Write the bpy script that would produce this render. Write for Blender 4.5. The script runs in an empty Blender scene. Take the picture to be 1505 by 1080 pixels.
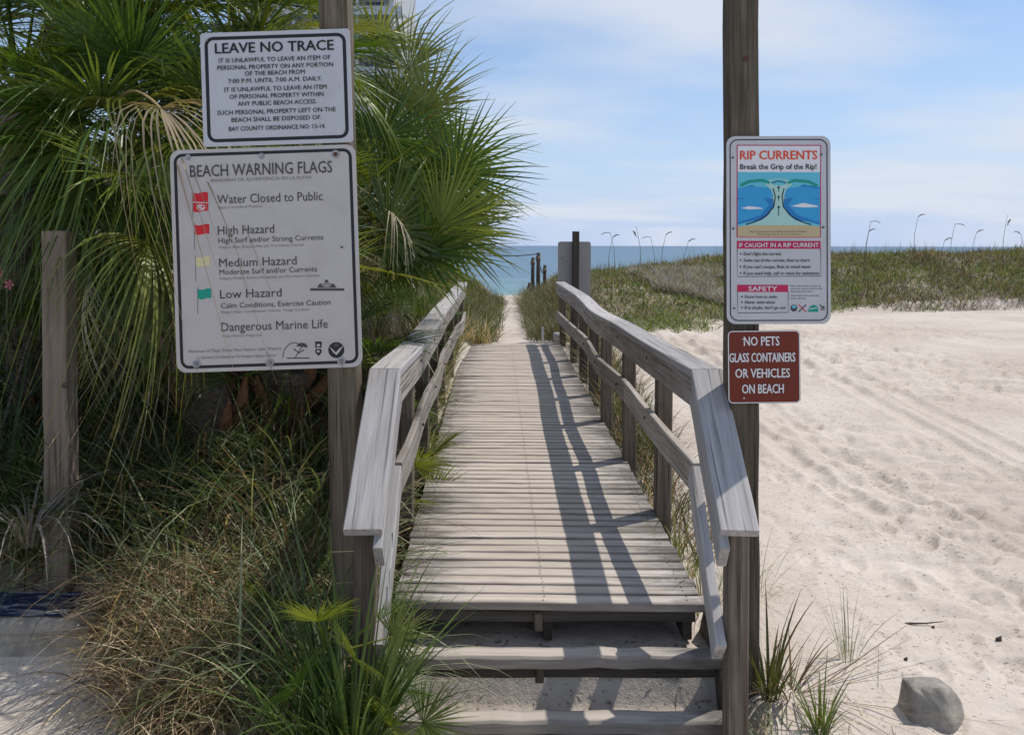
import bpy, math, random
import numpy as np
from mathutils import Vector, Matrix
R = math.radians
random.seed(7); rng = np.random.default_rng(11)
scene = bpy.context.scene
col = scene.collection

# ------------------------------------------------------------------ camera, sky, sun, exposure
cam_d = bpy.data.cameras.new('camera'); cam = bpy.data.objects.new('camera', cam_d); col.objects.link(cam)
cam.location = (0, 0, 1.85); cam.rotation_euler = (R(90), R(-0.12), 0)
cam_d.sensor_width = 36; cam_d.lens = 27.5; cam_d.shift_y = -0.1190; cam_d.clip_end = 20000; cam_d.clip_start = .05
scene.camera = cam

SUN = Vector((.50, .29, 1.0)).normalized()          # direction towards the sun
EL = math.asin(SUN.z); AZ = math.atan2(SUN.x, SUN.y)
world = bpy.data.worlds.new('World'); scene.world = world; world.use_nodes = True
nt = world.node_tree; nt.nodes.clear()
def N(nt, t, **k):
    n = nt.nodes.new(t)
    for a, b in k.items():
        if a.startswith('i_'):
            n.inputs[a[2:].replace('_', ' ')].default_value = b
        else: setattr(n, a, b)
    return n
out = N(nt, 'ShaderNodeOutputWorld'); bg = N(nt, 'ShaderNodeBackground'); bg.inputs['Strength'].default_value = .105
sky = N(nt, 'ShaderNodeTexSky', sky_type='NISHITA'); sky.sun_disc = False
sky.sun_elevation = EL; sky.sun_rotation = AZ
sky.air_density = 1.0; sky.dust_density = .6; sky.ozone_density = 2.2; sky.altitude = 0
tc = N(nt, 'ShaderNodeTexCoord'); sep = N(nt, 'ShaderNodeSeparateXYZ'); nt.links.new(tc.outputs['Generated'], sep.inputs[0])
# thin high cloud, laid on a flat layer overhead: direction / height
mx = N(nt, 'ShaderNodeMath', operation='MAXIMUM'); nt.links.new(sep.outputs['Z'], mx.inputs[0]); mx.inputs[1].default_value = .02
ad = N(nt, 'ShaderNodeMath', operation='ADD'); nt.links.new(mx.outputs[0], ad.inputs[0]); ad.inputs[1].default_value = .10
dv = N(nt, 'ShaderNodeVectorMath', operation='DIVIDE'); cmb = N(nt, 'ShaderNodeCombineXYZ')
for a in 'XYZ': nt.links.new(ad.outputs[0], cmb.inputs[a])
nt.links.new(tc.outputs['Generated'], dv.inputs[0]); nt.links.new(cmb.outputs[0], dv.inputs[1])
mp = N(nt, 'ShaderNodeMapping'); mp.inputs['Scale'].default_value = (-.42, .62, .001); mp.inputs['Location'].default_value = (5.3, 1.35, 0)
mp.inputs['Rotation'].default_value = (0, 0, .25)
nt.links.new(dv.outputs[0], mp.inputs['Vector'])
nz = N(nt, 'ShaderNodeTexNoise'); nz.inputs['Scale'].default_value = 1.0; nz.inputs['Detail'].default_value = 7; nz.inputs['Roughness'].default_value = .5
nt.links.new(mp.outputs[0], nz.inputs['Vector'])
cr = N(nt, 'ShaderNodeValToRGB'); cr.color_ramp.elements[0].position = .465; cr.color_ramp.elements[0].color = (0, 0, 0, 1)
cr.color_ramp.elements[1].position = .64; cr.color_ramp.elements[1].color = (.85, .85, .85, 1)
nt.links.new(nz.outputs['Fac'], cr.inputs[0])
mixc = N(nt, 'ShaderNodeMix', data_type='RGBA'); mixc.inputs['B'].default_value = (6.9, 7.4, 8.3, 1)
ez = N(nt, 'ShaderNodeMath', operation='MULTIPLY'); nt.links.new(mx.outputs[0], ez.inputs[0]); ez.inputs[1].default_value = -4.2
ex = N(nt, 'ShaderNodeMath', operation='EXPONENT'); nt.links.new(ez.outputs[0], ex.inputs[0])
hz = N(nt, 'ShaderNodeMix', data_type='RGBA'); hz.inputs['B'].default_value = (4.9, 6.1, 8.6, 1)      # pale blue sea air low over the horizon
nt.links.new(ex.outputs[0], hz.inputs['Factor']); hs = N(nt, 'ShaderNodeHueSaturation'); hs.inputs['Saturation'].default_value = 1.15; hs.inputs['Value'].default_value = 1.3
nt.links.new(sky.outputs[0], hs.inputs['Color']); nt.links.new(hs.outputs[0], hz.inputs['A'])
nt.links.new(cr.outputs['Color'], mixc.inputs['Factor']); nt.links.new(hz.outputs['Result'], mixc.inputs['A'])
nt.links.new(mixc.outputs['Result'], bg.inputs['Color']); nt.links.new(bg.outputs[0], out.inputs[0])

sl = bpy.data.lights.new('sun', 'SUN'); sl.energy = 3.7; sl.angle = R(.5); sl.color = (1, .95, .87)
so = bpy.data.objects.new('sun', sl); col.objects.link(so); so.rotation_euler = (-SUN).to_track_quat('-Z', 'Y').to_euler()
scene.view_settings.view_transform = 'Standard'; scene.view_settings.look = 'None'
scene.view_settings.exposure = 0.0; scene.view_settings.gamma = 1

# ------------------------------------------------------------------ helpers
def tag(o, label=None, cat=None, group=None, kind=None):
    if label: o['label'] = label
    if cat: o['category'] = cat
    if group: o['group'] = group
    if kind: o['kind'] = kind
    return o
def empty(name, loc=(0, 0, 0), label=None, cat=None, group=None):
    o = bpy.data.objects.new(name, None); col.objects.link(o); o.location = loc; o.empty_display_size = .1
    return tag(o, label, cat, group)
def link(name, me, mat=None, parent=None, M=None):
    """M: world matrix of the object"""
    o = bpy.data.objects.new(name, me); col.objects.link(o)
    if mat and not me.materials: me.materials.append(mat)
    W = M if M is not None else Matrix.Identity(4)
    if parent is not None:
        o.parent = parent
        o.matrix_local = world_of(parent).inverted() @ W
    else: o.matrix_local = W
    return o
def world_of(o):
    m = o.matrix_basis.copy()
    if o.parent: return world_of(o.parent) @ m
    return m
def mesh(name, verts, faces, smooth=False):
    me = bpy.data.meshes.new(name); me.from_pydata([tuple(v) for v in verts], [], faces)
    if smooth: me.polygons.foreach_set('use_smooth', [True]*len(me.polygons))
    me.update(); return me
def np_mesh(name, V, Q, colors=None, smooth=False):
    me = bpy.data.meshes.new(name); V = np.asarray(V, dtype=np.float32); Q = np.asarray(Q, dtype=np.int32)
    me.vertices.add(len(V)); me.vertices.foreach_set('co', V.ravel())
    k = Q.shape[1]; me.loops.add(Q.size); me.loops.foreach_set('vertex_index', Q.ravel())
    me.polygons.add(len(Q)); me.polygons.foreach_set('loop_start', np.arange(0, Q.size, k, dtype=np.int32))
    me.update(calc_edges=True)
    if smooth: me.polygons.foreach_set('use_smooth', np.ones(len(Q), dtype=bool))
    if colors is not None:
        a = me.color_attributes.new('tint', 'FLOAT_COLOR', 'POINT')
        C = np.ones((len(V), 4), dtype=np.float32); C[:, :3] = colors; a.data.foreach_set('color', C.ravel())
    me.validate(); return me
def vnoise(x, y, seed=0):
    xi = np.floor(x).astype(np.int64); yi = np.floor(y).astype(np.int64); fx = x-xi; fy = y-yi
    fx = fx*fx*(3-2*fx); fy = fy*fy*(3-2*fy)
    def h(a, b):
        n = (a*374761393+b*668265263+seed*974634777) & 0x7fffffff
        n = ((n ^ (n >> 13))*1274126177) & 0x7fffffff
        return ((n ^ (n >> 16)) & 0xffff)/65535.0
    return (h(xi, yi)*(1-fx)+h(xi+1, yi)*fx)*(1-fy)+(h(xi, yi+1)*(1-fx)+h(xi+1, yi+1)*fx)*fy
def fbm(x, y, seed=0, o=4):
    s = 0; a = 1; t = 0
    for i in range(o): s = s+a*vnoise(x*2**i, y*2**i, seed+i*17); t += a; a *= .5
    return s/t
def ss(x, a, b):
    t = np.clip((x-a)/(b-a), 0, 1); return t*t*(3-2*t)
def box_mesh(name, sx, sy, sz, bev=.003, seg=1, warp=0, seed=0):
    """box centred at the origin, length on x split in seg pieces, chamfered long edges"""
    r = random.Random(seed); V = []; F = []
    hy, hz = sy/2, sz/2; b = min(bev, hy*.45, hz*.45)
    ring = [(-hy+b, -hz), (hy-b, -hz), (hy, -hz+b), (hy, hz-b), (hy-b, hz), (-hy+b, hz), (-hy, hz-b), (-hy, -hz+b)]
    xs = [-sx/2]+[-sx/2+sx*(i+1)/seg for i in range(seg)]
    for i, x in enumerate(xs):
        wy = r.uniform(-warp, warp); wz = r.uniform(-warp, warp)
        for (y, z) in ring: V.append((x, y+wy+r.uniform(-warp, warp)*.25, z+wz))
    n = 8
    for i in range(len(xs)-1):
        for k in range(n): F.append((i*n+k, (i+1)*n+k, (i+1)*n+(k+1) % n, i*n+(k+1) % n))
    F.append(tuple(range(n-1, -1, -1))[::-1]); F.append(tuple((len(xs)-1)*n+k for k in range(n))[::-1])
    me = mesh(name, V, F)
    import bmesh
    bm = bmesh.new(); bm.from_mesh(me); bmesh.ops.recalc_face_normals(bm, faces=bm.faces); bm.to_mesh(me); bm.free()
    return me
def frame(p0, p1, up=(0, 0, 1)):
    p0 = Vector(p0); p1 = Vector(p1); x = (p1-p0).normalized(); u = Vector(up); y = u.cross(x).normalized(); z = x.cross(y)
    M = Matrix((x, y, z)).transposed().to_4x4(); M.translation = (p0+p1)/2; return M
def board(name, p0, p1, w, t, mat, parent=None, up=(0, 0, 1), bev=.004, seg=6, warp=.0015, seed=None):
    """board whose centre line runs p0->p1; w across, t along up"""
    L = (Vector(p1)-Vector(p0)).length
    me = box_mesh(name, L, w, t, bev, seg, warp, seed if seed is not None else random.random())
    return link(name, me, mat, parent, frame(p0, p1, up))
def path_board(name, pts, w, t, mat, parent):
    """board bent along pts (top inner edge line), local x along the run"""
    P = [Vector(p) for p in pts]; M = frame(P[0], P[-1]); Mi = M.inverted(); V = []; F = []
    b = .004; ring = [(b, 0), (w-b, 0), (w, b), (w, t-b), (w-b, t), (b, t), (0, t-b), (0, b)]
    for i, p in enumerate(P):
        d = (P[min(i+1, len(P)-1)]-P[max(i-1, 0)]).normalized(); s = Vector((0, 0, 1)).cross(d).normalized(); u = d.cross(s)
        for (a, c) in ring: V.append(Mi @ (p-s*a-u*(t-c)))
    n = 8
    for i in range(len(P)-1):
        for k in range(n): F.append((i*n+k, i*n+(k+1) % n, (i+1)*n+(k+1) % n, (i+1)*n+k))
    F.append(tuple(range(n))); F.append(tuple((len(P)-1)*n+k for k in range(n)))
    me = mesh(name, V, F)
    import bmesh
    bm = bmesh.new(); bm.from_mesh(me); bmesh.ops.recalc_face_normals(bm, faces=bm.faces); bm.to_mesh(me); bm.free()
    return link(name, me, mat, parent, M)
def tube_mesh(name, pts, rad, n=6, smooth=True):
    P = [Vector(p) for p in pts]; V = []; F = []
    for i, p in enumerate(P):
        d = (P[min(i+1, len(P)-1)]-P[max(i-1, 0)]).normalized(); a = d.orthogonal().normalized()
        if i and abs(d.z) < .95: a = Vector((0, 0, 1)).cross(d).normalized()
        elif abs(d.z) >= .95: a = (Vector((1, 0, 0))-d*d.x).normalized()
        b = d.cross(a); r = rad[i] if hasattr(rad, '__len__') else rad
        for k in range(n):
            t = 2*math.pi*k/n; V.append(p+a*math.cos(t)*r+b*math.sin(t)*r)
    for i in range(len(P)-1):
        for k in range(n): F.append((i*n+k, i*n+(k+1) % n, (i+1)*n+(k+1) % n, (i+1)*n+k))
    F.append(tuple(range(n-1, -1, -1))); F.append(tuple((len(P)-1)*n+k for k in range(n)))
    return mesh(name, V, F, smooth)

# ------------------------------------------------------------------ materials
def mat_new(name):
    m = bpy.data.materials.new(name); m.use_nodes = True; t = m.node_tree
    return m, t, t.nodes['Principled BSDF']
def ramp(t, stops):
    n = N(t, 'ShaderNodeValToRGB'); e = n.color_ramp.elements
    while len(e) < len(stops): e.new(.5)
    for i, (p, c) in enumerate(stops): e[i].position = p; e[i].color = (*c, 1)
    return n
def noise(t, vec, scale, detail=4, rough=.55, mscale=None, loc=None):
    n = N(t, 'ShaderNodeTexNoise'); n.inputs['Scale'].default_value = scale; n.inputs['Detail'].default_value = detail; n.inputs['Roughness'].default_value = rough
    if mscale is not None:
        m = N(t, 'ShaderNodeMapping'); m.inputs['Scale'].default_value = mscale; t.links.new(vec, m.inputs['Vector']); vec = m.outputs[0]
    t.links.new(vec, n.inputs['Vector']); return n.outputs['Fac']
def mixrgb(t, fac, a, b, mode='MIX'):
    n = N(t, 'ShaderNodeMix', data_type='RGBA', blend_type=mode)
    for s, v in (('Factor', fac), ('A', a), ('B', b)):
        if hasattr(v, 'links'): t.links.new(v, n.inputs[s])
        elif isinstance(v, (int, float)): n.inputs[s].default_value = v
        else: n.inputs[s].default_value = (*v, 1)
    return n.outputs['Result']
def math_(t, op, a, b=0, c=None):
    n = N(t, 'ShaderNodeMath', operation=op)
    for i, v in enumerate((a, b, c)):
        if v is None: continue
        if hasattr(v, 'links'): t.links.new(v, n.inputs[i])
        else: n.inputs[i].default_value = v
    return n.outputs[0]
def bump(t, p, h, strength=.3, dist=.01):
    b = N(t, 'ShaderNodeBump'); b.inputs['Strength'].default_value = strength; b.inputs['Distance'].default_value = dist
    t.links.new(h, b.inputs['Height']); t.links.new(b.outputs[0], p.inputs['Normal'])
def wood(name, lo, mid, hi, stain=.5, stain_col=(.05, .045, .04), bumpd=.004, dusty=None):
    m, t, p = mat_new(name)
    tcn = N(t, 'ShaderNodeTexCoord'); oi = N(t, 'ShaderNodeObjectInfo')
    off = N(t, 'ShaderNodeVectorMath', operation='ADD'); sc = N(t, 'ShaderNodeVectorMath', operation='SCALE'); sc.inputs['Scale'].default_value = 37.0
    cx = N(t, 'ShaderNodeCombineXYZ'); t.links.new(oi.outputs['Random'], cx.inputs[0]); t.links.new(oi.outputs['Random'], cx.inputs[1]); t.links.new(oi.outputs['Random'], cx.inputs[2])
    t.links.new(cx.outputs[0], sc.inputs[0]); t.links.new(tcn.outputs['Object'], off.inputs[0]); t.links.new(sc.outputs[0], off.inputs[1])
    v = off.outputs[0]
    grain = noise(t, v, 1, 6, .62, (1.8, 42, 42))
    fine = noise(t, v, 1, 3, .6, (5, 260, 260))
    blot = noise(t, v, 3.2, 4, .55, (1, 1.8, 1.8))
    g = math_(t, 'MULTIPLY_ADD', fine, .38, math_(t, 'MULTIPLY', grain, .62))
    c = ramp(t, [(.30, lo), (.47, mid), (.66, hi)]); t.links.new(g, c.inputs[0])
    crack = ramp(t, [(.30, (1, 1, 1)), (.40, (0, 0, 0))]); t.links.new(noise(t, v, 1, 2, .5, (1.1, 70, 70)), crack.inputs[0])
    c1 = mixrgb(t, math_(t, 'MULTIPLY', crack.outputs[0], .75), c.outputs[0], tuple(x*.35 for x in lo))
    st = ramp(t, [(.50, (0, 0, 0)), (.72, (1, 1, 1))]); t.links.new(blot, st.inputs[0])
    c2 = mixrgb(t, math_(t, 'MULTIPLY', st.outputs[0], stain), c1, stain_col)
    val = math_(t, 'MULTIPLY_ADD', oi.outputs['Random'], .55 if dusty else .42, .72 if dusty else .78)
    hsv = N(t, 'ShaderNodeHueSaturation'); t.links.new(c2, hsv.inputs['Color']); t.links.new(val, hsv.inputs['Value'])
    last = hsv.outputs[0]
    if dusty:   # sand trodden into the middle of the boards
        sp = N(t, 'ShaderNodeSeparateXYZ'); t.links.new(tcn.outputs['Object'], sp.inputs[0])
        ax = math_(t, 'ABSOLUTE', math_(t, 'ADD', sp.outputs[0], .06))
        dn = noise(t, v, 5, 5, .6)
        f = ramp(t, [(.28, (1, 1, 1)), (.62, (0, 0, 0))]); t.links.new(math_(t, 'ADD', ax, math_(t, 'MULTIPLY_ADD', dn, .5, -.25)), f.inputs[0])
        last = mixrgb(t, math_(t, 'MULTIPLY', f.outputs[0], .62), last, dusty)
        ay = math_(t, 'ABSOLUTE', sp.outputs[1]); eg = ramp(t, [(.022, (0, 0, 0)), (.042, (1, 1, 1))])
        t.links.new(math_(t, 'ADD', ay, math_(t, 'MULTIPLY_ADD', noise(t, v, 1, 4, .6, (3, 30, 30)), .045, -.0225)), eg.inputs[0])
        last = mixrgb(t, math_(t, 'MULTIPLY', eg.outputs[0], .6), last, (.11, .095, .082))
        # dark mildew near the ends
        e = ramp(t, [(.50, (0, 0, 0)), (.72, (1, 1, 1))]); t.links.new(math_(t, 'ADD', ax, math_(t, 'MULTIPLY_ADD', noise(t, v, 6, 5, .65, (1, 3, 3)), .7, -.35)), e.inputs[0])
        last = mixrgb(t, math_(t, 'MULTIPLY', e.outputs[0], .72), last, (.07, .058, .048))
    t.links.new(last, p.inputs['Base Color']); p.inputs['Roughness'].default_value = .82; p.inputs['Specular IOR Level'].default_value = .25
    hgt = math_(t, 'SUBTRACT', g, math_(t, 'MULTIPLY', crack.outputs[0], .5))
    bump(t, p, hgt, .6, bumpd); return m
M = {}
M['deck'] = wood('weathered deck wood', (.12, .10, .085), (.35, .315, .285), (.54, .50, .46), .7, (.10, .085, .073), .006, dusty=(.56, .475, .395))
M['rail'] = wood('grey rail wood', (.26, .24, .23), (.36, .34, .33), (.46, .44, .43), .3, (.2, .17, .15), .003)
M['mid'] = wood('brown grey rail wood', (.17, .14, .12), (.31, .27, .235), (.44, .40, .36), .4, (.12, .095, .075), .004)
M['post'] = wood('brown post wood', (.05, .036, .026), (.13, .10, .075), (.23, .185, .145), .5, (.045, .035, .028), .005)
M['signpost'] = wood('old sign post wood', (.035, .026, .017), (.105, .082, .056), (.19, .155, .11), .6, (.05, .045, .025), .006)
M['bollard'] = wood('plain square post wood', (.10, .078, .058), (.165, .132, .10), (.235, .19, .15), .3, (.1, .07, .05), .002)
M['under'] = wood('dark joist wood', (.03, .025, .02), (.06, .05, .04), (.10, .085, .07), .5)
M['step'] = wood('step wood', (.13, .115, .1), (.29, .265, .24), (.42, .39, .355), .6, (.07, .06, .05), .006, dusty=(.52, .45, .38))

def flat(name, c, rough=.5, metal=0, spec=.3):
    m, t, p = mat_new(name); p.inputs['Base Color'].default_value = (*c, 1); p.inputs['Roughness'].default_value = rough
    p.inputs['Metallic'].default_value = metal; p.inputs['Specular IOR Level'].default_value = spec; return m
def painted(name, c, dirt, amt=.25, rough=.42):
    m, t, p = mat_new(name); tcn = N(t, 'ShaderNodeTexCoord'); v = tcn.outputs['Object']
    n1 = noise(t, v, 7, 6, .65, (1, 1, .45)); r = ramp(t, [(.45, (0, 0, 0)), (.8, (1, 1, 1))]); t.links.new(n1, r.inputs[0])
    n2 = noise(t, v, 130, 2, .5); r2 = ramp(t, [(.66, (0, 0, 0)), (.74, (1, 1, 1))]); t.links.new(n2, r2.inputs[0])
    c1 = mixrgb(t, math_(t, 'MULTIPLY', r.outputs[0], amt), c, dirt); c2 = mixrgb(t, math_(t, 'MULTIPLY', r2.outputs[0], .22), c1, dirt)
    t.links.new(c2, p.inputs['Base Color']); p.inputs['Roughness'].default_value = rough; return m
M['white'] = painted('sign white', (.52, .52, .53), (.30, .28, .24), .3)
M['cream'] = painted('sign off white', (.50, .46, .43), (.28, .24, .20), .3)
M['brownsign'] = painted('sign brown', (.165, .022, .008), (.09, .022, .012), .5, .75)
M['black'] = flat('print black', (.018, .018, .022), .5)
M['grey'] = flat('print grey', (.07, .065, .065), .6)
M['lightgrey'] = flat('print pale grey', (.23, .215, .21), .6)
M['red'] = flat('print red', (.62, .02, .03), .5)
M['maroon'] = flat('print crimson', (.50, .02, .09), .5)
M['orange'] = flat('print orange red', (.75, .085, .03), .5)
M['yellow'] = flat('print faded yellow', (.66, .58, .32), .5)
M['green'] = flat('print green', (.01, .30, .22), .5)
M['pwhite'] = flat('print white', (.72, .72, .72), .5)
M['navy'] = flat('print deep blue', (.02, .20, .48), .5)
M['blue'] = flat('print blue', (.04, .33, .62), .5)
M['cyan'] = flat('print sea green', (.12, .50, .62), .5)
M['foam'] = flat('print pale foam', (.38, .62, .55), .5)
M['tan'] = flat('print tan', (.52, .42, .24), .5)
M['galv'] = painted('galvanised steel', (.34, .34, .35), (.18, .15, .12), .5, .45)
M['steel'] = flat('bolt steel', (.22, .20, .19), .4, .8)
M['rust'] = flat('rusty bolt', (.12, .05, .03), .8, .2)
M['alu'] = painted('bare aluminium sign back', (.30, .29, .28), (.18, .16, .14), .35, .5)

def sand_mat(name='beach sand'):
    m, t, p = mat_new(name); g = N(t, 'ShaderNodeNewGeometry'); v = g.outputs['Position']
    big = noise(t, v, .7, 5, .6); c = ramp(t, [(.3, (.48, .41, .345)), (.55, (.585, .512, .44)), (.75, (.66, .59, .52))]); t.links.new(big, c.inputs[0])
    med = noise(t, v, 9, 6, .7, (1, 1.5, 1)); r = ramp(t, [(.55, (0, 0, 0)), (.75, (1, 1, 1))]); t.links.new(med, r.inputs[0])
    c1 = mixrgb(t, math_(t, 'MULTIPLY', r.outputs[0], .38), c.outputs[0], (.36, .30, .23))
    # scattered dark bits of dry plant matter, thicker near the plants
    d = noise(t, v, 38, 3, .6, (1, 1.6, 1)); d2 = noise(t, v, 1.3, 3, .6)
    dr = ramp(t, [(.61, (0, 0, 0)), (.665, (1, 1, 1))]); t.links.new(math_(t, 'MULTIPLY_ADD', d2, .16, math_(t, 'SUBTRACT', d, .08)), dr.inputs[0])
    c2 = mixrgb(t, math_(t, 'MULTIPLY', dr.outputs[0], .6), c1, (.11, .085, .06))
    sp = noise(t, v, 700, 2, .5); sr = ramp(t, [(.35, (.86, .86, .86)), (.65, (1.06, 1.06, 1.06))]); t.links.new(sp, sr.inputs[0])
    c3 = mixrgb(t, 1.0, c2, sr.outputs[0], 'MULTIPLY')
    lit = N(t, 'ShaderNodeAttribute', attribute_name='tint')
    lc = ramp(t, [(.35, (.12, .10, .06)), (.6, (.26, .215, .15))]); t.links.new(noise(t, v, 14, 5, .7), lc.inputs[0])
    c3 = mixrgb(t, lit.outputs['Fac'], c3, lc.outputs[0])
    t.links.new(c3, p.inputs['Base Color']); p.inputs['Roughness'].default_value = .95; p.inputs['Specular IOR Level'].default_value = .1
    h = math_(t, 'ADD', math_(t, 'MULTIPLY', noise(t, v, 22, 5, .65), 1.0), math_(t, 'MULTIPLY', noise(t, v, 180, 3, .6), .25))
    bump(t, p, h, .55, .02); return m
M['sand'] = sand_mat()

def leafmat(name, cols, trans=.35, rough=.42, attr=False, spec=.35):
    m, t, p = mat_new(name)
    if attr:
        a = N(t, 'ShaderNodeAttribute', attribute_name='tint'); colr = a.outputs['Color']
    else:
        oi = N(t, 'ShaderNodeObjectInfo'); tcn = N(t, 'ShaderNodeTexCoord')
        rr = ramp(t, [(i/(len(cols)-1), c) for i, c in enumerate(cols)]); t.links.new(oi.outputs['Random'], rr.inputs[0])
        a = N(t, 'ShaderNodeAttribute', attribute_name='tint')
        colr = mixrgb(t, 1.0, rr.outputs[0], a.outputs['Color'], 'MULTIPLY')
    t.links.new(colr, p.inputs['Base Color']); p.inputs['Roughness'].default_value = rough; p.inputs['Specular IOR Level'].default_value = spec
    tr = N(t, 'ShaderNodeBsdfTranslucent'); t.links.new(mixrgb(t, 1.0, colr, (1.5, 1.35, .55), 'MULTIPLY'), tr.inputs['Color'])
    mx = N(t, 'ShaderNodeMixShader'); mx.inputs[0].default_value = trans
    t.links.new(p.outputs[0], mx.inputs[1]); t.links.new(tr.outputs[0], mx.inputs[2])
    t.links.new(mx.outputs[0], t.nodes['Material Output'].inputs['Surface']); return m
M['frond'] = leafmat('palm leaf green', [(.045, .09, .018), (.085, .155, .027), (.18, .22, .035), (.06, .11, .03), (.22, .24, .055)], .38, .34)
M['frond_dry'] = leafmat('dry palm leaf', [(.34, .28, .18), (.45, .39, .28), (.22, .15, .09)], .25, .7)
M['blade'] = leafmat('grass blades', None, .3, .55, attr=True)
M['duneleaf'] = leafmat('dune plants', None, .25, .6, attr=True)

# ------------------------------------------------------------------ terrain
def ground_z(X, Y, detail=True):
    X = np.asarray(X, dtype=float); Y = np.asarray(Y, dtype=float)
    z = .45*ss(Y, 3.0, 11.0)
    # left planted mound
    z = z+.34*ss(Y, 3.15, 4.3)*ss(-X, .50, 1.05)
    z = z-.02*ss(-X, 1.2, 2.0)*(1-ss(Y, 3.1, 3.5))
    # dune behind, to the right of the path and to the left of it
    Yb = np.interp(X, [0.3, 1.0, 2.6, 4.0, 7.0, 12.0, 40], [12.0, 12.4, 12.8, 14.5, 17.0, 18.2, 18.5])
    top = np.interp(X, [.2, 1, 2, 4, 7, 9, 13, 60], [.20, .32, .52, .72, .92, .98, 1.0, 1.0])
    nz = (fbm(X*.35, Y*.35, 3)-.5)
    dn = top*ss(Y+nz*1.2, Yb-.2, Yb+4.5)*ss(X, .25, 1.6)
    dl = .9*ss(Y, 11.5, 17)*ss(-X, 1.0, 3.0)
    z = z+(dn+dl)*(1+.9*nz)+.10*(fbm(X*1.3, Y*1.3, 13)-.5)*ss(dn, .1, .6)
    # small scarp where the vegetated dune is cut back, far right
    z = z+.16*ss(X, 7, 9)*ss(Y, Yb-.25, Yb+.15)*(1-ss(Y, Yb+1.5, Yb+3))
    z = z-.15*ss(Y, 14, 22)*(1-ss(np.abs(X+.1), .6, 1.6))
    z = z*(1-ss(Y, 24, 33)); z = z-1.35*ss(Y, 24, 36)-2.5*ss(Y, 40, 70)
    # under the stairs and deck front the sand is scooped
    st = ss(X, -.72, -.52)*(1-ss(X, .90, 1.02))
    zs = -.085+.185*ss(Y, 3.22, 3.34)+.02*fbm(X*5, Y*5, 8)
    w = st*(1-ss(Y, 4.2, 6.5))
    z = z*(1-w)+zs*w
    if detail:
        near = (1-ss(Y, 20, 26))*ss(Y, 1.5, 2.5)
        wx = X+.35*fbm(X*.8, Y*.8, 50)
        a = fbm(wx*1.1, Y*1.6, 21, 3)-.5
        b = np.abs(fbm(wx*3.0, Y*4.5, 31, 3)-.5)*2       # trodden dimples
        c = fbm(wx*9, Y*12, 41, 3)-.5
        k = .12+1.05*ss(X, 1.2, 3.0)*ss(fbm(X*.45, Y*.45, 77, 2), .36, .62)
        rough = .07*a-.034*k*(1-ss(b, 0, .38))+.034*k*c
        z = z+near*rough*(1-.75*w)*(1-.6*(1-ss(np.abs(X-.1), .9, 1.4))*(1-ss(Y, 10, 11)))
        # footprints pressed all over the open sand
        gx = X/.36; gy = Y/.46; ix = np.floor(gx); iy = np.floor(gy)
        def hh(i, j, s): return vnoise(i+.001, j+.001, s)
        for s in (201, 231):
            px = ix+.25+.5*hh(ix, iy, s); py = iy+.25+.5*hh(ix, iy, s+1); an = hh(ix, iy, s+2)*3.14
            dx = (gx-px)*.36; dy = (gy-py)*.46; u = dx*np.cos(an)+dy*np.sin(an); v = -dx*np.sin(an)+dy*np.cos(an)
            d = np.sqrt((u/.125)**2+(v/.062)**2); on = (hh(ix, iy, s+3) > .42)
            z = z+near*on*k*(-.024*(1-ss(d, .45, 1.0))+.012*ss(d, .8, 1.05)*(1-ss(d, 1.05, 1.45)))*ss(X, 1.15, 1.5)
            gx = gx+.5; gy = gy+.37; ix = np.floor(gx); iy = np.floor(gy)
        # two old tyre tracks curving past the walkway
        for cxk in (0, .42, 1.55, 1.95):
            xc = 2.05+cxk+.020*(Y-9.5)**2*(1 if cxk < 1 else .8)
            d = np.abs(X-xc); tr = (1-ss(d, .05, .12)); ed = ss(d, .08, .12)*(1-ss(d, .12, .20))
            z = z+near*ss(Y, 4.2, 5.5)*(-.022*tr*(1+.5*(fbm(X*6, Y*9, 91)-.5))+.016*ed*fbm(X*3, Y*3, 92)*1.6)*ss(X, 1.2, 1.6)
    return z
def gz(x, y): return float(ground_z(np.array([x]), np.array([y]))[0])
ys = np.concatenate([np.linspace(-5, 1.6, 14)[:-1], 1.6*np.exp(np.linspace(0, math.log(75/1.6), 620))])
s0 = np.linspace(-.82, .82, 560); s1 = np.linspace(.84, 3.5, 46)
sv = np.concatenate([-s1[::-1], s0, s1])
YY, SS = np.meshgrid(ys, sv, indexing='ij'); XX = SS*np.maximum(YY, 2.6)
ZZ = ground_z(XX, YY); V = np.stack([XX, YY, ZZ], -1).reshape(-1, 3)
def edge(x): return np.interp(x, [0.3, 1.0, 2.6, 4.0, 7.0, 12.0, 40], [11.3, 11.5, 12.6, 14.3, 16.9, 18.0, 18.3])
cov = ss(YY+(fbm(XX*1.3, YY*1.3, 63)-.5)*1.6, edge(XX)+.1, edge(XX)+1.0)*ss(XX, .2, .7)*(.55+.45*ss(fbm(XX*1.1, YY*.9, 64), .35, .5))
cov = np.maximum(cov, ss(-XX, np.where(YY > 11.3, .2, .62), np.where(YY > 11.3, .5, .9))*ss(YY, 3.5, 3.9)*(1-ss(YY, 24, 26))*.9)
cov = np.maximum(cov, ss(-XX, .75, 1.0)*ss(YY, 3.0, 3.3)*(1-ss(-XX, 1.3, 1.7))*.5)
nr, nc = XX.shape; idx = np.arange(nr*nc).reshape(nr, nc)
Q = np.stack([idx[:-1, :-1], idx[:-1, 1:], idx[1:, 1:], idx[1:, :-1]], -1).reshape(-1, 4)
tag(link('sand_ground', np_mesh('sand_ground', V, Q, np.repeat(cov.reshape(-1, 1), 3, 1), smooth=True), M['sand']), kind='structure')

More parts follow.
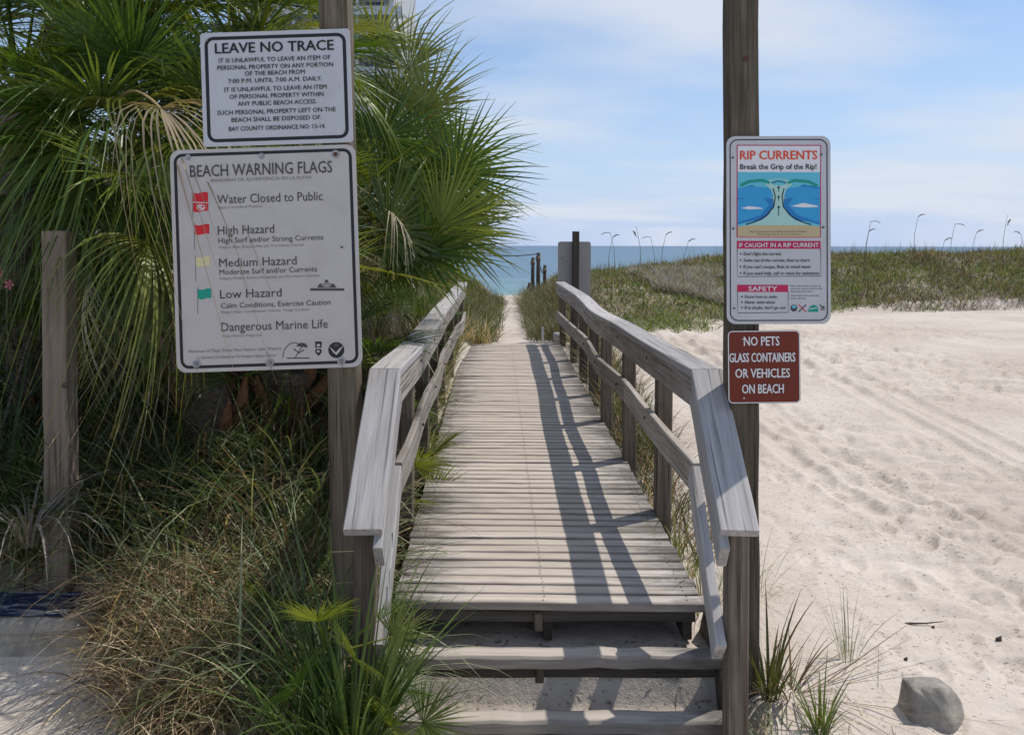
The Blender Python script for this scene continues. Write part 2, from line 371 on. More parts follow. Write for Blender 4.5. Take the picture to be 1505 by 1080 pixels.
# ------------------------------------------------------------------ sea
m, t, p = mat_new('sea water'); g = N(t, 'ShaderNodeNewGeometry'); sp = N(t, 'ShaderNodeSeparateXYZ'); t.links.new(g.outputs['Position'], sp.inputs[0])
lg = math_(t, 'LOGARITHM', sp.outputs[1], 10.0)
nn = noise(t, g.outputs['Position'], .03, 3, .5, (1, 4, 1))
lg2 = math_(t, 'ADD', lg, math_(t, 'MULTIPLY_ADD', nn, .3, -.15))
c = ramp(t, [(.0, (.18, .31, .27)), (.09, (.12, .23, .25)), (.24, (.07, .15, .215)), (1, (.05, .115, .19))])
mr = N(t, 'ShaderNodeMapRange'); mr.inputs['From Min'].default_value = 1.6; mr.inputs['From Max'].default_value = 3.0
t.links.new(lg2, mr.inputs['Value']); t.links.new(mr.outputs[0], c.inputs[0]); t.links.new(c.outputs[0], p.inputs['Base Color'])
p.inputs['Roughness'].default_value = .35; p.inputs['Specular IOR Level'].default_value = .35
bump(t, p, math_(t, 'ADD', noise(t, g.outputs['Position'], .5, 6, .6, (.5, 1.2, 1)), noise(t, g.outputs['Position'], .08, 4, .6, (.4, 1.4, 1))), .6, .6)
yr = [26, 60, 150, 500, 2000, 12000]; Vs = []; Fs = []
for y in yr:
    for x in (-12000, -1000, -100, 0, 100, 1000, 12000): Vs.append((x, y, -1.2))
for j in range(len(yr)-1):
    for i in range(6): Fs.append((j*7+i, j*7+i+1, (j+1)*7+i+1, (j+1)*7+i))
tag(link('sea_water', mesh('sea_water', Vs, Fs), m), kind='structure')

# ------------------------------------------------------------------ boardwalk
SL = -.0205
def bx(off, Y): return off+SL*(Y-3.4)                     # x of a line running along the walkway
def dz(Y): return .307+.022*(Y-3.38)                       # deck surface height
walk = empty('boardwalk', (.17, 3.4, 0), 'weathered grey plank boardwalk crossing the sand towards the sea', 'boardwalk')
variants = [box_mesh('plank', 1.345+.006*(i % 3), .0835, .036, .003, 12, .0014, 100+i) for i in range(9)]
y = 3.38; i = 0
while y < 11.0:
    yc = y+.040; rr = random.Random(i)
    Mx = Matrix.Translation((bx(.162, yc)+rr.uniform(-.006, .006), yc, dz(yc)-.018+rr.uniform(-.0022, .0022))) @ Matrix.Rotation(SL*1.0+rr.uniform(-.004, .004), 4, 'Z') @ Matrix.Rotation(rr.uniform(-.02, .02), 4, 'X') @ Matrix.Rotation(rr.uniform(-.002, .002), 4, 'Y')
    if rr.random() < .5: Mx = Mx @ Matrix.Rotation(math.pi, 4, 'Z')
    link('plank', variants[rr.randrange(9)], M['deck'], walk, Mx)
    y += .0872+rr.uniform(-.001, .002); i += 1
for off in (-.44, .16, .77):
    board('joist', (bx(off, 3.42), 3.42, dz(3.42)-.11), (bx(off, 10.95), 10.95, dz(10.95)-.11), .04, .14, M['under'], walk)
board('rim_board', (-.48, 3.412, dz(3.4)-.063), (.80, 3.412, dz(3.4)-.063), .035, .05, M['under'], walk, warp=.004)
# nail heads, two rows down the planks
V = []; F = []
y = 3.38
for k in range(int(7.6/.0877)):
    yy = y+.040+k*.0877
    for off in (-.44, .145, .77):
        for d in (-.018, .018):
            x0 = bx(off, yy)+random.uniform(-.006, .006); z0 = dz(yy)+.0035; b = len(V); rad = .0042
            for q in range(6): V.append((x0+rad*math.cos(q*1.047), yy+d+rad*math.sin(q*1.047), z0))
            V.append((x0, yy+d, z0+.0012))
            for q in range(6): F.append((b+q, b+(q+1) % 6, b+6))
o = link('nail_heads', mesh('nail_heads', V, F), M['rust'], walk); o['kind'] = 'stuff'

steps = empty('steps', (.16, 3.2, 0), 'sand-filled wooden steps at the near end of the boardwalk', 'steps')
for (Yn, zn, x0, x1) in ((3.225, .172, -.575, .875), (3.05, .012, -.60, .90), (2.84, -.13, -.60, .90)):
    board('step_board', (x0, Yn+.012, zn-.027), (x1, Yn+.012, zn-.027), .088, .054, M['step'], steps, bev=.009, seg=14, warp=.004, seed=int(Yn*100))
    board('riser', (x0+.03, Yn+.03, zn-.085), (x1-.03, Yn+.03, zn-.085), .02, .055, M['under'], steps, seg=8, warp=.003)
for x in (.118, .126-.56):
    board('cleat', (x, 3.385, .262), (x, 3.385, .19), .035, .03, M['post'], steps, up=(0, 1, 0), seg=2)
    board('cleat', (x, 3.245, .115), (x, 3.245, .045), .035, .03, M['post'], steps, up=(0, 1, 0), seg=2)
for x in (-.56, .875):
    board('stringer', (x, 3.52, .16), (x, 2.84, -.26), .04, .20, M['post'], steps)

# ------------------------------------------------------------------ railings
def railing(side, label):
    r = empty('railing', (side*.66+.15, 3.4, .3), label, 'railing', 'railings of the boardwalk')
    o_in = .785 if side > 0 else -.485          # inner top edge of the cap at Y 3.4
    rs = random.Random(5 if side > 0 else 9)
    ph = rs.uniform(0, 6)
    def wob(Y): return (.014*math.sin(Y*1.15+ph)+.006*math.sin(Y*2.7+1+ph))*min(1, max(0, (Y-3.6)/1.2))
    def capz(Y): return 1.312-.030*math.sin((Y-3.42)*.55)+.008*math.sin(Y*1.9+ph)*min(1, max(0, (Y-3.6)))-(.0 if side > 0 else 0)
    def midz(Y): return .900+.035*math.sin((Y-3.4)*.36)+.011*math.sin(Y*2.1+ph)
    s = side
    def line(off, zf, a, b, extra=0):
        n = max(3, int((b-a)/.28)); ys_ = [a+(b-a)*i/n for i in range(n+1)]
        return [(bx(off, Y)+wob(Y)+extra*math.sin(Y*3.1+ph)*.010, Y, zf(Y)) for Y in ys_]
    # level cap boards, three end to end
    joints = [3.423, 5.86, 8.52, 11.12]
    for a, b in zip(joints, joints[1:]):
        pts = line(o_in if s > 0 else o_in, capz, a, b-.006)
        if s > 0: path_board('cap_board', pts, .138, .038, M['rail'], r) if False else None
        off = [(x+(s*.069), y_, z) for x, y_, z in pts]
        # path_board sweeps to the +x side of the run for a run along +y
        path_board('cap_board', [(x-.069, y_, z) for x, y_, z in off], .138, .038, M['rail'], r)
        fp = [(x+s*.012-(.0 if s > 0 else .036), y_, z-.0395) for x, y_, z in pts]
        path_board('rail_board', fp, .036, .135, M['mid'], r)
    joints2 = [3.45, 5.30, 7.62, 9.20, 11.06]
    for a, b in zip(joints2, joints2[1:]):
        pts = line(o_in+s*.006, midz, a, b-.006, 1.0)
        z_off = rs.uniform(-.006, .006)
        path_board('middle_rail', [(x-(0 if s > 0 else .036), y_, z+z_off) for x, y_, z in pts], .036, .138, M['mid'], r)
    # sloping cap, its side board and the lower sloping rail
    k0 = Vector((o_in+s*.069, 3.42, 1.312-.019)); xe = .817 if s > 0 else -.532
    k1 = Vector((xe, 2.80, .842-.019))
    board('sloping_cap', k0+Vector((0, .004, .003)), k1, .138, .038, M['rail'], r, warp=.001)
    xi = (o_in+s*.015, xe-s*.0545)
    drop = Vector((0, 0, -.088))
    board('rail_board', Vector((xi[0], 3.415, 1.293))+drop, Vector((xi[1], 2.80+.012, .823))+drop+Vector((0, 0, -.004)), .034, .118, M['rail'], r)
    board('lower_rail', Vector((o_in+s*.020, 3.46, .842)), Vector((xe-s*.045, 2.90, .345)), .040, .125, M['rail'], r)
    # posts
    py = [4.47, 5.50, 6.60, 7.62, 8.62, 9.62, 10.98] if s > 0 else [4.35, 5.35, 6.45, 7.5, 8.55, 9.7, 10.9]
    for Y in py:
        x = bx(o_in, Y)+wob(Y)+s*(.050+.045)
        lean = rs.uniform(-.012, .012)
        board('post', (x+lean, Y, capz(Y)-.041), (x, Y, gz(x, Y)-.25), .088, .088, M['post'], r, up=(0, 1, 0), bev=.006)
    board('post', (xe+s*.012+.005, 2.905, .842-.045), (xe+s*.014, 2.905, -.35), .078, .08, M['post'], r, up=(0, 1, 0), bev=.006)
    # bolt heads on the middle rail at the posts
    for Y in py[0:4]:
        x = bx(o_in+s*.006, Y)+wob(Y)-s*.003+(0)
        xb = bx(o_in, Y)+wob(Y)+s*.012; link('bolt', tube_mesh('bolt', [(xb, Y+.02, capz(Y)-.085), (xb-s*.007, Y+.02, capz(Y)-.085)], .010, 6, False), M['rust'], r)
        me = tube_mesh('bolt', [(x, Y, midz(Y)-.05), (x-s*.012, Y, midz(Y)-.05)], .009, 6, False); link('bolt', me, M['rust'], r)
    return r
railing(1, 'right-hand grey timber railing of the boardwalk, beside the open sand and brown sign')
railing(-1, 'left-hand grey timber railing of the boardwalk, overhung by palm leaves')

# ------------------------------------------------------------------ lettering
pending = []; cu_bold = {}
def text(s, w, h, bold=0., parent=None, mat=None, M4=None, name='lettering', italic=False, just='C'):
    """queued text: width w, cap height h (metres), placed by M4 at the centre (or left end) of its cap-height line box"""
    cu = bpy.data.curves.new('lettering', 'FONT'); cu.body = s; cu.resolution_u = 2; cu_bold[id(cu)] = bold
    o = bpy.data.objects.new('lettering_source', cu); col.objects.link(o)
    pending.append((o, cu, w, h, parent, mat, M4, name, just))
def flush_text():
    bpy.context.view_layer.update(); dg = bpy.context.evaluated_depsgraph_get()
    ref = bpy.data.curves.new('r', 'FONT'); ref.body = 'H'; ro = bpy.data.objects.new('r', ref); col.objects.link(ro); bpy.context.view_layer.update()
    capH = ro.dimensions.y; bpy.data.objects.remove(ro)
    for (o, cu, w, h, parent, mat, M4, name, just) in pending:
        me = bpy.data.meshes.new_from_object(o.evaluated_get(dg)); me.name = name
        n = len(me.vertices); co = np.zeros(n*3, dtype=np.float32); me.vertices.foreach_get('co', co); co = co.reshape(-1, 3)
        x0, x1 = co[:, 0].min(), co[:, 0].max(); sx = w/(x1-x0)
        co[:, 0] = (co[:, 0]-((x0+x1)/2 if just == 'C' else x0))*sx; co[:, 1] = (co[:, 1]-capH/2)*h/capH; co[:, 2] = 0
        me.vertices.foreach_set('co', co.ravel())
        if cu_bold[id(cu)] > 0:
            import bmesh as _b
            bm = _b.new(); bm.from_mesh(me); d_ = cu_bold[id(cu)]*h/capH*.8
            for q_, (ax, ay) in enumerate(((-1, 0), (1, 0), (0, .6), (0, -.6))):
                t_ = me.copy(); t_.transform(Matrix.Translation((ax*d_, ay*d_, .0002*(q_+1)))); bm.from_mesh(t_); bpy.data.meshes.remove(t_)
            bm.to_mesh(me); bm.free()
        me.materials.clear(); me.materials.append(mat)
        bpy.data.objects.remove(o)
        link(name, me, None, parent, M4)
    pending.clear()
PX = 1/1150.0
def rrect(w, h, r, n=5):
    P = []
    for cx_, cy_, a0 in ((w/2-r, h/2-r, 0), (-w/2+r, h/2-r, 90), (-w/2+r, -h/2+r, 180), (w/2-r, -h/2+r, 270)):
        for k in range(n+1):
            a = R(a0+90*k/n); P.append((cx_+r*math.cos(a), cy_+r*math.sin(a)))
    return P
def plate_mesh(name, P, t):
    n = len(P); V = [(x, y, 0) for x, y in P]+[(x, y, -t) for x, y in P]
    F = [tuple(range(n)), tuple(range(2*n-1, n-1, -1))]+[(k, n+k, n+(k+1) % n, (k+1) % n) for k in range(n)]
    return mesh(name, V, F)
def ring_mesh(name, P, Qp, z=0):
    n = len(P); return mesh(name, [(x, y, z) for x, y in P]+[(x, y, z) for x, y in Qp], [(k, (k+1) % n, n+(k+1) % n, n+k) for k in range(n)])
class Sign:
    """flat sign facing -y; local units are millimetre-like sheet units (u right, v up, one unit = Y/1150 m), origin at centre"""
    def __init__(s, name, cx, cy, Y, w, h, ang, mat, label, corner=12, thick=.003, yaw=0):
        s.k = Y*PX
        x = (cx-752.5)*s.k; z = 1.85+(360.5-cy)*s.k; s.cx, s.cy, s.ang = cx, cy, ang
        s.root = empty(name, (0, 0, 0), label, 'sign')
        s.W = Matrix.Translation((x, Y, z)) @ Matrix.Rotation(R(yaw), 4, 'Z') @ Matrix.Rotation(-R(ang), 4, 'Y') @ Matrix.Rotation(R(90), 4, 'X')
        s.root.matrix_local = s.W
        s.plate = link('panel', plate_mesh('panel', rrect(w*s.k, h*s.k, corner*s.k), thick), mat, s.root, s.W)
        s.w, s.h = w, h; s.lv = .0006
    def at(s, x, y, lift=.0008):   # sheet position given as offsets from the sign's centre in sheet units
        a = R(s.ang); dx, dy = x-s.cx, -(y-s.cy)
        u = dx*math.cos(a)+dy*math.sin(a); v = -dx*math.sin(a)+dy*math.cos(a)
        return s.W @ Matrix.Translation((u*s.k, v*s.k, lift))
    def txt(s, string, x, y, w, h, mat='black', bold=0, just='C'):
        text(string, w*s.k, h*s.k, bold, s.root, M[mat], s.at(x, y, .0022), just=just)
    def border(s, inset, wd, corner, mat='black', dx=0):
        a = rrect((s.w-2*inset)*s.k, (s.h-2*inset)*s.k, corner*s.k); b = rrect((s.w-2*inset-2*wd)*s.k, (s.h-2*inset-2*wd)*s.k, max(corner-wd, 1)*s.k)
        link('border', ring_mesh('border', a, b, .0008), M[mat], s.root, s.W)
    def poly(s, pts, mat, lift=.001, name='print', x=None, y=None):
        """pts given on the sheet (x right, y down)"""
        V = [(s.W.inverted() @ s.at(a, b, lift)).translation for a, b in pts]
        link(name, mesh(name, V, [tuple(range(len(V)))]), M[mat], s.root, s.W)
    def rect(s, x0, y0, x1, y1, mat, lift=.001, name='print'):
        s.poly([(x0, y0), (x0, y1), (x1, y1), (x1, y0)], mat, lift, name)
    def ellipse(s, x, y, rx, ry, mat, lift=.001, name='print', n=18, a0=0, a1=360):
        s.poly([(x+rx*math.cos(R(a0+(a1-a0)*k/n)), y+ry*math.sin(R(a0+(a1-a0)*k/n))) for k in range(n+(0 if a1-a0 == 360 else 1))], mat, lift, name)
    def line(s, pts, wd, mat, lift=.0012, name='print'):
        V = []; 
        for i, (a, b) in enumerate(pts):
            a0, b0 = pts[max(i-1, 0)]; a1, b1 = pts[min(i+1, len(pts)-1)]; l = math.hypot(a1-a0, b1-b0) or 1; nx, ny = -(b1-b0)/l*wd/2, (a1-a0)/l*wd/2
            V += [(s.W.inverted() @ s.at(a+nx, b+ny, lift)).translation, (s.W.inverted() @ s.at(a-nx, b-ny, lift)).translation]
        link(name, mesh(name, V, [(2*i, 2*i+1, 2*i+3, 2*i+2) for i in range(len(pts)-1)]), M[mat], s.root, s.W)
    def bolt(s, x, y, r=5, mat='steel', washer=True):
        W = s.at(x, y, 0)
        if washer:
            me = tube_mesh('washer', [(0, 0, 0), (0, 0, .003)], [r*s.k, r*s.k], 14, False); w = link('washer', me, M['galv'], s.root, W)
        me = tube_mesh('bolt', [(0, 0, 0), (0, 0, .009)], [r*.55*s.k, r*.5*s.k], 6, False); link('bolt', me, M[mat], s.root, W)

# --- left upper sign
S = Sign('notice_sign', 406, 129.5, 3.30, 220, 167, 2.0, M['white'], 'white leave no trace sign at the top of the left wooden post', 5)
S.border(6, 5, 13)
S.txt('LEAVE NO TRACE', 402.5, 69.5, 174, 14.5, 'black', .026)
rows = [('IT IS UNLAWFUL TO LEAVE AN ITEM OF', 403, 87.5, 164), ('PERSONAL PROPERTY ON ANY PORTION', 404, 98, 170), ('OF THE BEACH FROM', 403.5, 107.5, 88),
        ('7:00 P.M. UNTIL 7:00 A.M. DAILY.', 404, 118, 138), ('IT IS UNLAWFUL TO LEAVE AN ITEM', 404.5, 130.5, 150), ('OF PERSONAL PROPERTY WITHIN', 406, 141, 138),
        ('ANY PUBLIC BEACH ACCESS.', 407, 151.5, 116), ('SUCH PERSONAL PROPERTY LEFT ON THE', 406, 164, 174), ('BEACH SHALL BE DISPOSED OF.', 406, 175, 132), ('BAY COUNTY ORDINANCE NO: 13-14.', 407, 188, 142)]
for s_, x, y, w in rows: S.txt(s_, x, y, w, 6.2, 'black', .011)
S.bolt(305, 61, 3, washer=False); S.bolt(507, 194, 3, washer=False)
# --- left lower sign
S = Sign('hazard_flag_sign', 391, 380.5, 3.30, 273, 327, 2.05, M['cream'], 'large off-white beach warning flags sign, lower on the left post', 14)
S.border(5.5, 4.5, 13)
S.txt('BEACH WARNING FLAGS', 383.5, 249, 209, 17, 'grey', .004)
S.txt('BANDERAS DE ADVERTENCIA EN LA PLAYA', 384, 263.5, 148, 4.6, 'lightgrey')
def L(s_, x0, x1, y, h, mat='grey', b=0): S.txt(s_, (x0+x1)/2, y, x1-x0, h, mat, b)
L('Water Closed to Public', 319, 474, 291, 13); L('Agua Cerrada al Publico', 320, 385, 304.5, 3.4, 'lightgrey', 0)
L('High Hazard', 320, 403, 338, 12.5); L('High Surf and/or Strong Currents', 321, 475, 351.5, 7.6); L('Peligro Alto, Resaca Alta y/o Corrientes Fuertes', 322, 447, 362, 3.4, 'lightgrey', 0)
L('Medium Hazard', 322, 436, 385, 12.5); L('Moderate Surf and/or Currents', 322.5, 466, 398, 7.6); L('Peligro Medio, Resaca Moderada y/o Corrientes Fuertes', 323, 470, 407.5, 3.4, 'lightgrey', 0)
L('Low Hazard', 323.5, 414, 431.5, 12.5); L('Calm Conditions, Exercise Caution', 325, 486, 447, 7.6); L('Peligro Bajo, Condiciones Calmas, Tenga Cuidado', 325, 455, 457, 3.4, 'lightgrey', 0)
L('Dangerous Marine Life', 325.5, 482, 478.5, 12.5); L('Vida Marina Peligrosa', 327, 385, 493.5, 3.4, 'lightgrey', 0)
L('Absence of Flags Does Not Assure Safe Waters', 277, 414, 514.5, 4.6, 'lightgrey', 0); L('La Ausencia De Banderas No Asegura Aguas Seguras', 290, 406, 524, 4.2, 'lightgrey', 0)
def flag(x, y, w, h, mat, pole=True):
    n = 8; top = [(x+w*k/n, y-h/2+1.2*math.sin(k/n*6)) for k in range(n+1)]; bot = [(x+w*k/n, y+h/2+1.2*math.sin(k/n*6)) for k in range(n, -1, -1)]
    S.poly(top+bot, mat, .001, 'flag')
    if pole: S.line([(x-.6, y-h/2-2), (x-.2, y+h/2+22)], 1.0, 'lightgrey', .0014, 'flag_pole')
flag(283.5, 291, 22, 14, 'red'); flag(284, 305, 22, 13, 'red', False)
S.ellipse(295, 305.5, 6.2, 4.6, 'pwhite', .0015, 'flag_emblem'); S.ellipse(295, 305.5, 4.9, 3.5, 'red', .002, 'flag_emblem'); S.line([(291, 302.5), (299, 308.5)], 1.4, 'pwhite', .0026, 'flag_emblem')
S.ellipse(295, 303.8, 1.5, 1.3, 'pwhite', .0026, 'flag_emblem'); S.line([(290, 307.5), (293, 306), (296, 307.6), (300, 306)], 1, 'pwhite', .0028, 'flag_emblem')
S.line([(283.5, 297.7), (305.5, 299)], 1.0, 'pwhite', .0017, 'flag_emblem')
flag(286, 338, 21.5, 14, 'red'); flag(288, 385, 21, 14, 'yellow'); flag(291, 432.5, 19.5, 14, 'green')
# building logo
S.poly([(456, 424), (506, 424), (506, 427.5), (456, 427.5)], 'grey', .001, 'logo')
S.poly([(466, 423), (470, 417), (476, 417.5), (478, 411.5), (482, 411.5), (484, 417.5), (490, 417), (495, 423)], 'grey', .001, 'logo')
for a in range(-60, 61, 20): S.line([(480, 423), (480+9*math.sin(R(a)), 423-9*math.cos(R(a)))], .9, 'cream', .0016, 'logo')
# parasol logo
S.line([(424+17*math.cos(R(a))+9, 526-22*math.sin(R(a))) for a in range(180, 40, -10)], 1.1, 'grey', .001, 'logo')
S.line([(422, 526.5), (455, 526.5)], 1.6, 'grey', .001, 'logo'); S.line([(434, 526), (446, 507)], 1.2, 'grey', .0013, 'logo'); S.line([(432, 513), (440, 519), (447, 514)], 1.6, 'grey', .0014, 'logo')
S.poly([(443+8*math.cos(R(a))+1, 510-6*math.sin(R(a))) for a in range(-10, 171, 15)], 'grey', .0012, 'logo')
# small crest
S.rect(463.5, 502, 473, 511, 'black', .001, 'logo'); S.poly([(464, 513), (472.5, 513), (473, 518), (468.5, 523.5), (463.5, 518)], 'black', .001, 'logo'); S.ellipse(468.3, 507.5, 2.6, 2.4, 'cream', .0016, 'logo'); S.ellipse(468, 516.5, 2.2, 1.8, 'cream', .0016, 'logo')
# round seal with a gull
S.ellipse(494.5, 514.5, 11.8, 11.8, 'black', .001, 'logo', 28); S.poly([(484, 509), (489, 513), (494, 518), (498, 513), (505, 508), (500, 516), (495, 522), (490, 518)], 'cream', .0016, 'logo')
S.ellipse(494.5, 507.5, 4.6, 3.2, 'grey', .0018, 'logo')
for (x, y, m_) in ((384, 230, 'galv'), (493, 227, 'rust'), (276, 232, 'galv'), (289, 535, 'steel'), (397, 533, 'steel'), (502, 530.5, 'steel')): S.bolt(x, y, 6.2 if m_ != 'galv' else 4.5, m_)
S.bolt(502.5, 363.5, 2.6, 'black', False); S.bolt(393.5, 518.5, 1.4, 'black', False)
for (x, y) in ((290, 541), (398, 539.5), (503, 537)):    # bolts with hanging wire ends
    W = S.at(x, y, .004); link('wire', tube_mesh('wire', [(0, .02, 0), (.004, 0, .004), (-.002, -.012, .002)], .0012, 5), M['galv'], S.root, W)

# --- right upper sign
S = Sign('rip_current_sign', 1144.5, 337, 3.21, 153, 276, .25, M['white'], 'white rip currents sign with a blue picture on the right post', 13)
S.border(4.5, 1.6, 12); 
S.poly([(x, y) for x, y in ((1082.5, 212), (1082.5, 348), (1206.5, 348), (1206.5, 212))], 'maroon', .0008, 'panel_frame')
S.rect(1084, 213.5, 1205, 252, 'pwhite', .0012, 'panel_field')
S.txt('RIP CURRENTS', 1144, 227, 113, 12.5, 'orange', .03); S.txt('Break the Grip of the Rip!', 1143.5, 244, 112, 7.6, 'black', .022)
x0, x1 = 1084, 1205
S.rect(x0, 252, x1, 330, 'cyan', .0012, 'picture')
S.poly([(x0, 277), (x0, 332), (x1, 332), (x1, 274), (1180, 270), (1165, 279), (1144, 282), (1122, 279), (1105, 271)], 'navy', .0016, 'picture')
S.poly([(x0, 276), (1105, 273), (1144, 276), (1184, 273), (x1, 276), (x1, 290), (x0, 290)], 'blue', .00165, 'picture')
S.poly([(x0, 292), (1120, 287), (1130, 300), (1118, 315), (x0, 326)], 'blue', .0019, 'picture'); S.poly([(x1, 292), (1168, 287), (1158, 300), (1172, 315), (x1, 326)], 'blue', .0019, 'picture')
S.poly([(x0, 331), (1110, 328), (1145, 324), (1180, 328), (x1, 331), (x1, 347), (x0, 347)], 'tan', .0020, 'picture')
S.poly([(x0, 329), (1105, 324), (1145, 321), (1185, 324), (x1, 329), (x1, 332), (1180, 329), (1145, 325.5), (1110, 329), (x0, 332)], 'cyan', .0023, 'picture')
L1 = [(1100, 330), (1120, 322), (1130, 314), (1137, 302), (1136, 288), (1133, 278), (1124, 270), (1130, 263), (1144, 261)]
R1 = [(1158, 263), (1164, 270), (1155, 278), (1152, 288), (1151, 302), (1158, 314), (1168, 322), (1189, 330)]
S.poly(L1+R1, 'foam', .0024, 'picture')
S.line([(x0+4, 272), (1100, 266), (1120, 264), (1131, 268)], 4, 'green', .0026, 'picture'); S.line([(x1-4, 272), (1188, 266), (1168, 264), (1157, 268)], 4, 'green', .0026, 'picture')
S.ellipse(1144, 267, 12, 4.5, 'cyan', .0028, 'picture'); S.line([(1134, 268), (1144, 265), (1155, 268)], 1.4, 'black', .0030, 'picture')
S.line([(1096, 329), (1112, 324), (1126, 316), (1137, 303), (1139, 288), (1136, 276)], 1.6, 'black', .0030, 'picture')
S.line([(1192, 329), (1176, 324), (1162, 316), (1151, 303), (1149, 288), (1152, 276)], 1.6, 'black', .0030, 'picture')
for a, b in ((301, 316), (272, 281), (286, 294)): S.line([(1144, a+2), (1144, b)], 1.1, 'black', .0030, 'picture'); S.poly([(1141.5, a+3.5), (1144, a), (1146.5, a+3.5)], 'black', .0031, 'picture')
for yy, ww in ((290, 12), (284, 9)):
    S.line([(1144-ww, yy), (1144-ww+5, yy)], 1, 'foam', .0028, 'picture'); S.line([(1144+ww, yy), (1144+ww-5, yy)], 1, 'foam', .0028, 'picture')
S.poly([(1089, 305), (1100, 302), (1118, 304), (1121, 306), (1100, 307)], 'pwhite', .0028, 'picture'); S.poly([(1162, 302), (1180, 297), (1200, 301), (1203, 303), (1180, 304)], 'pwhite', .0028, 'picture')
S.txt('RIP CURRENT', 1144, 320.5, 22, 3, 'black', 0); S.txt('Rip currents are powerful channels of water', 1144, 339, 84, 2.8, 'black', 0); S.txt('flowing away from shore', 1145, 343, 64, 2.6, 'black', 0)
S.rect(1083, 353, 1206, 364.5, 'maroon', .001, 'heading_bar'); S.txt('IF CAUGHT IN A RIP CURRENT', 1144.5, 359, 117, 6.2, 'pwhite', .018)
S.line([(1083.4, 364), (1083.8, 405.5), (1206.6, 404.5), (1206.2, 364)], .9, 'grey', .001, 'box_line')
for i_, (s_, w_) in enumerate((("Don't fight the current", 55), ('Swim out of the current, then to shore', 97), ("If you can't escape, float or tread water", 99), ('If you need help, call or wave for assistance', 111))):
    S.txt(s_, 1093, 372+i_*9.5, w_, 4.6, 'grey', .012, 'L'); S.ellipse(1088.5, 372+i_*9.5, 1.2, 1.2, 'black')
S.rect(1083.5, 417.5, 1158.5, 428, 'maroon', .001, 'heading_bar'); S.txt('SAFETY', 1121, 423, 42, 6.4, 'pwhite', .028)
S.line([(1084, 428), (1084.5, 459), (1159, 458), (1158.5, 428)], .9, 'grey', .001, 'box_line')
for i_, (s_, w_) in enumerate((('Know how to swim', 47), ('Never swim alone', 44), ("If in doubt, don't go out", 60))):
    S.txt(s_, 1095, 435+i_*8, w_, 4.4, 'grey', .012, 'L'); S.ellipse(1090.5, 435+i_*8, 1.2, 1.2, 'black')
for i_, (s_, w_) in enumerate((('More information about rip', 44), ('currents can be found at the', 47), ('following web sites:', 32), ('www.ripcurrents.noaa.gov', 42), ('www.usla.org', 22))):
    S.txt(s_, 1162, 419+i_*4+(2 if i_ > 2 else 0), w_, 2.4, 'grey', 0, 'L')
S.ellipse(1167, 451.5, 5, 5.2, 'grey', .001, 'logo'); S.ellipse(1167, 449.5, 3, 2.4, 'cyan', .0015, 'logo')
S.line([(1174, 446.5), (1185, 457)], 1.5, 'red', .001, 'logo'); S.line([(1185, 446.5), (1174, 457)], 1.5, 'grey', .0013, 'logo')
S.poly([(1187, 457), (1191, 449), (1196, 446.5), (1202, 449), (1203, 457)], 'green', .001, 'logo'); S.line([(1190, 453), (1201, 451)], 1, 'pwhite', .0015, 'logo')
S.line([(1205, 446), (1208, 450)], 1.5, 'grey', .001, 'logo'); S.txt('USLA', 1209.5, 453, 6, 3, 'grey', .02)
for (x, y) in ((1076.5, 231), (1206.5, 226), (1077.5, 335), (1209.5, 333), (1079, 452), (1210, 450)): S.bolt(x, y, 2.4, 'black', False)
# --- right lower sign
S = Sign('pets_rule_sign', 1123.5, 538, 3.195, 106.5, 107, .7, M['brownsign'], 'small brown square no pets sign under the rip currents sign', 7)
S.border(.4, 1.3, 6.8, 'pwhite')
S.txt('NO PETS', 1119.5, 500, 52, 13, 'pwhite', .022); S.txt('GLASS CONTAINERS', 1120.5, 524, 97, 13, 'pwhite', .022)
S.txt('OR VEHICLES', 1121, 547, 80, 13, 'pwhite', .022); S.txt('ON BEACH', 1121.5, 570, 61, 13, 'pwhite', .022)
S.bolt(1091, 497, 1.6, 'pwhite', False); S.bolt(1093.5, 583.5, 2, 'pwhite', False)
flush_text()

# ------------------------------------------------------------------ posts
def wpost(name, base, top, w, d, mat, label, cat='post', extra=True, seed=1):
    r = empty(name, base, label, cat)
    board('shaft', top, base, w, d, mat, r, up=(0, 1, 0), bev=.006, seg=14, warp=.003, seed=seed); return r
r = wpost('sign_post', (-.682, 3.375, -.3), (-.772, 3.375, 3.3), .122, .13, M['signpost'], 'tall leaning wooden post carrying the two white left signs', seed=4)
r = wpost('sign_post', (.966, 3.285, -.3), (.958, 3.285, 3.6), .118, .125, M['signpost'], 'tall wooden post carrying the rip currents and brown signs', seed=5)
link('washer', tube_mesh('washer', [(.96, 3.222, 2.62), (.96, 3.215, 2.62)], .010, 8, False), M['rust'], r)
# plain square post at the left
bl = wpost('bollard', (-2.165, 3.78, -.1), (-2.19, 3.78, 1.915), .118, .10, M['bollard'], 'plain square-topped wooden post among the palms at the far left', 'post', seed=6)
0 and board('metal_bracket', (-2.065, 3.705, .62), (-2.06, 3.705, .40), .09, .012, M['galv'], bl, up=(0, 1, 0), seg=2)
link('knot', tube_mesh('knot', [(-2.13, 3.7265, 1.18), (-2.13, 3.724, 1.18)], .014, 8, False), M['under'], bl)

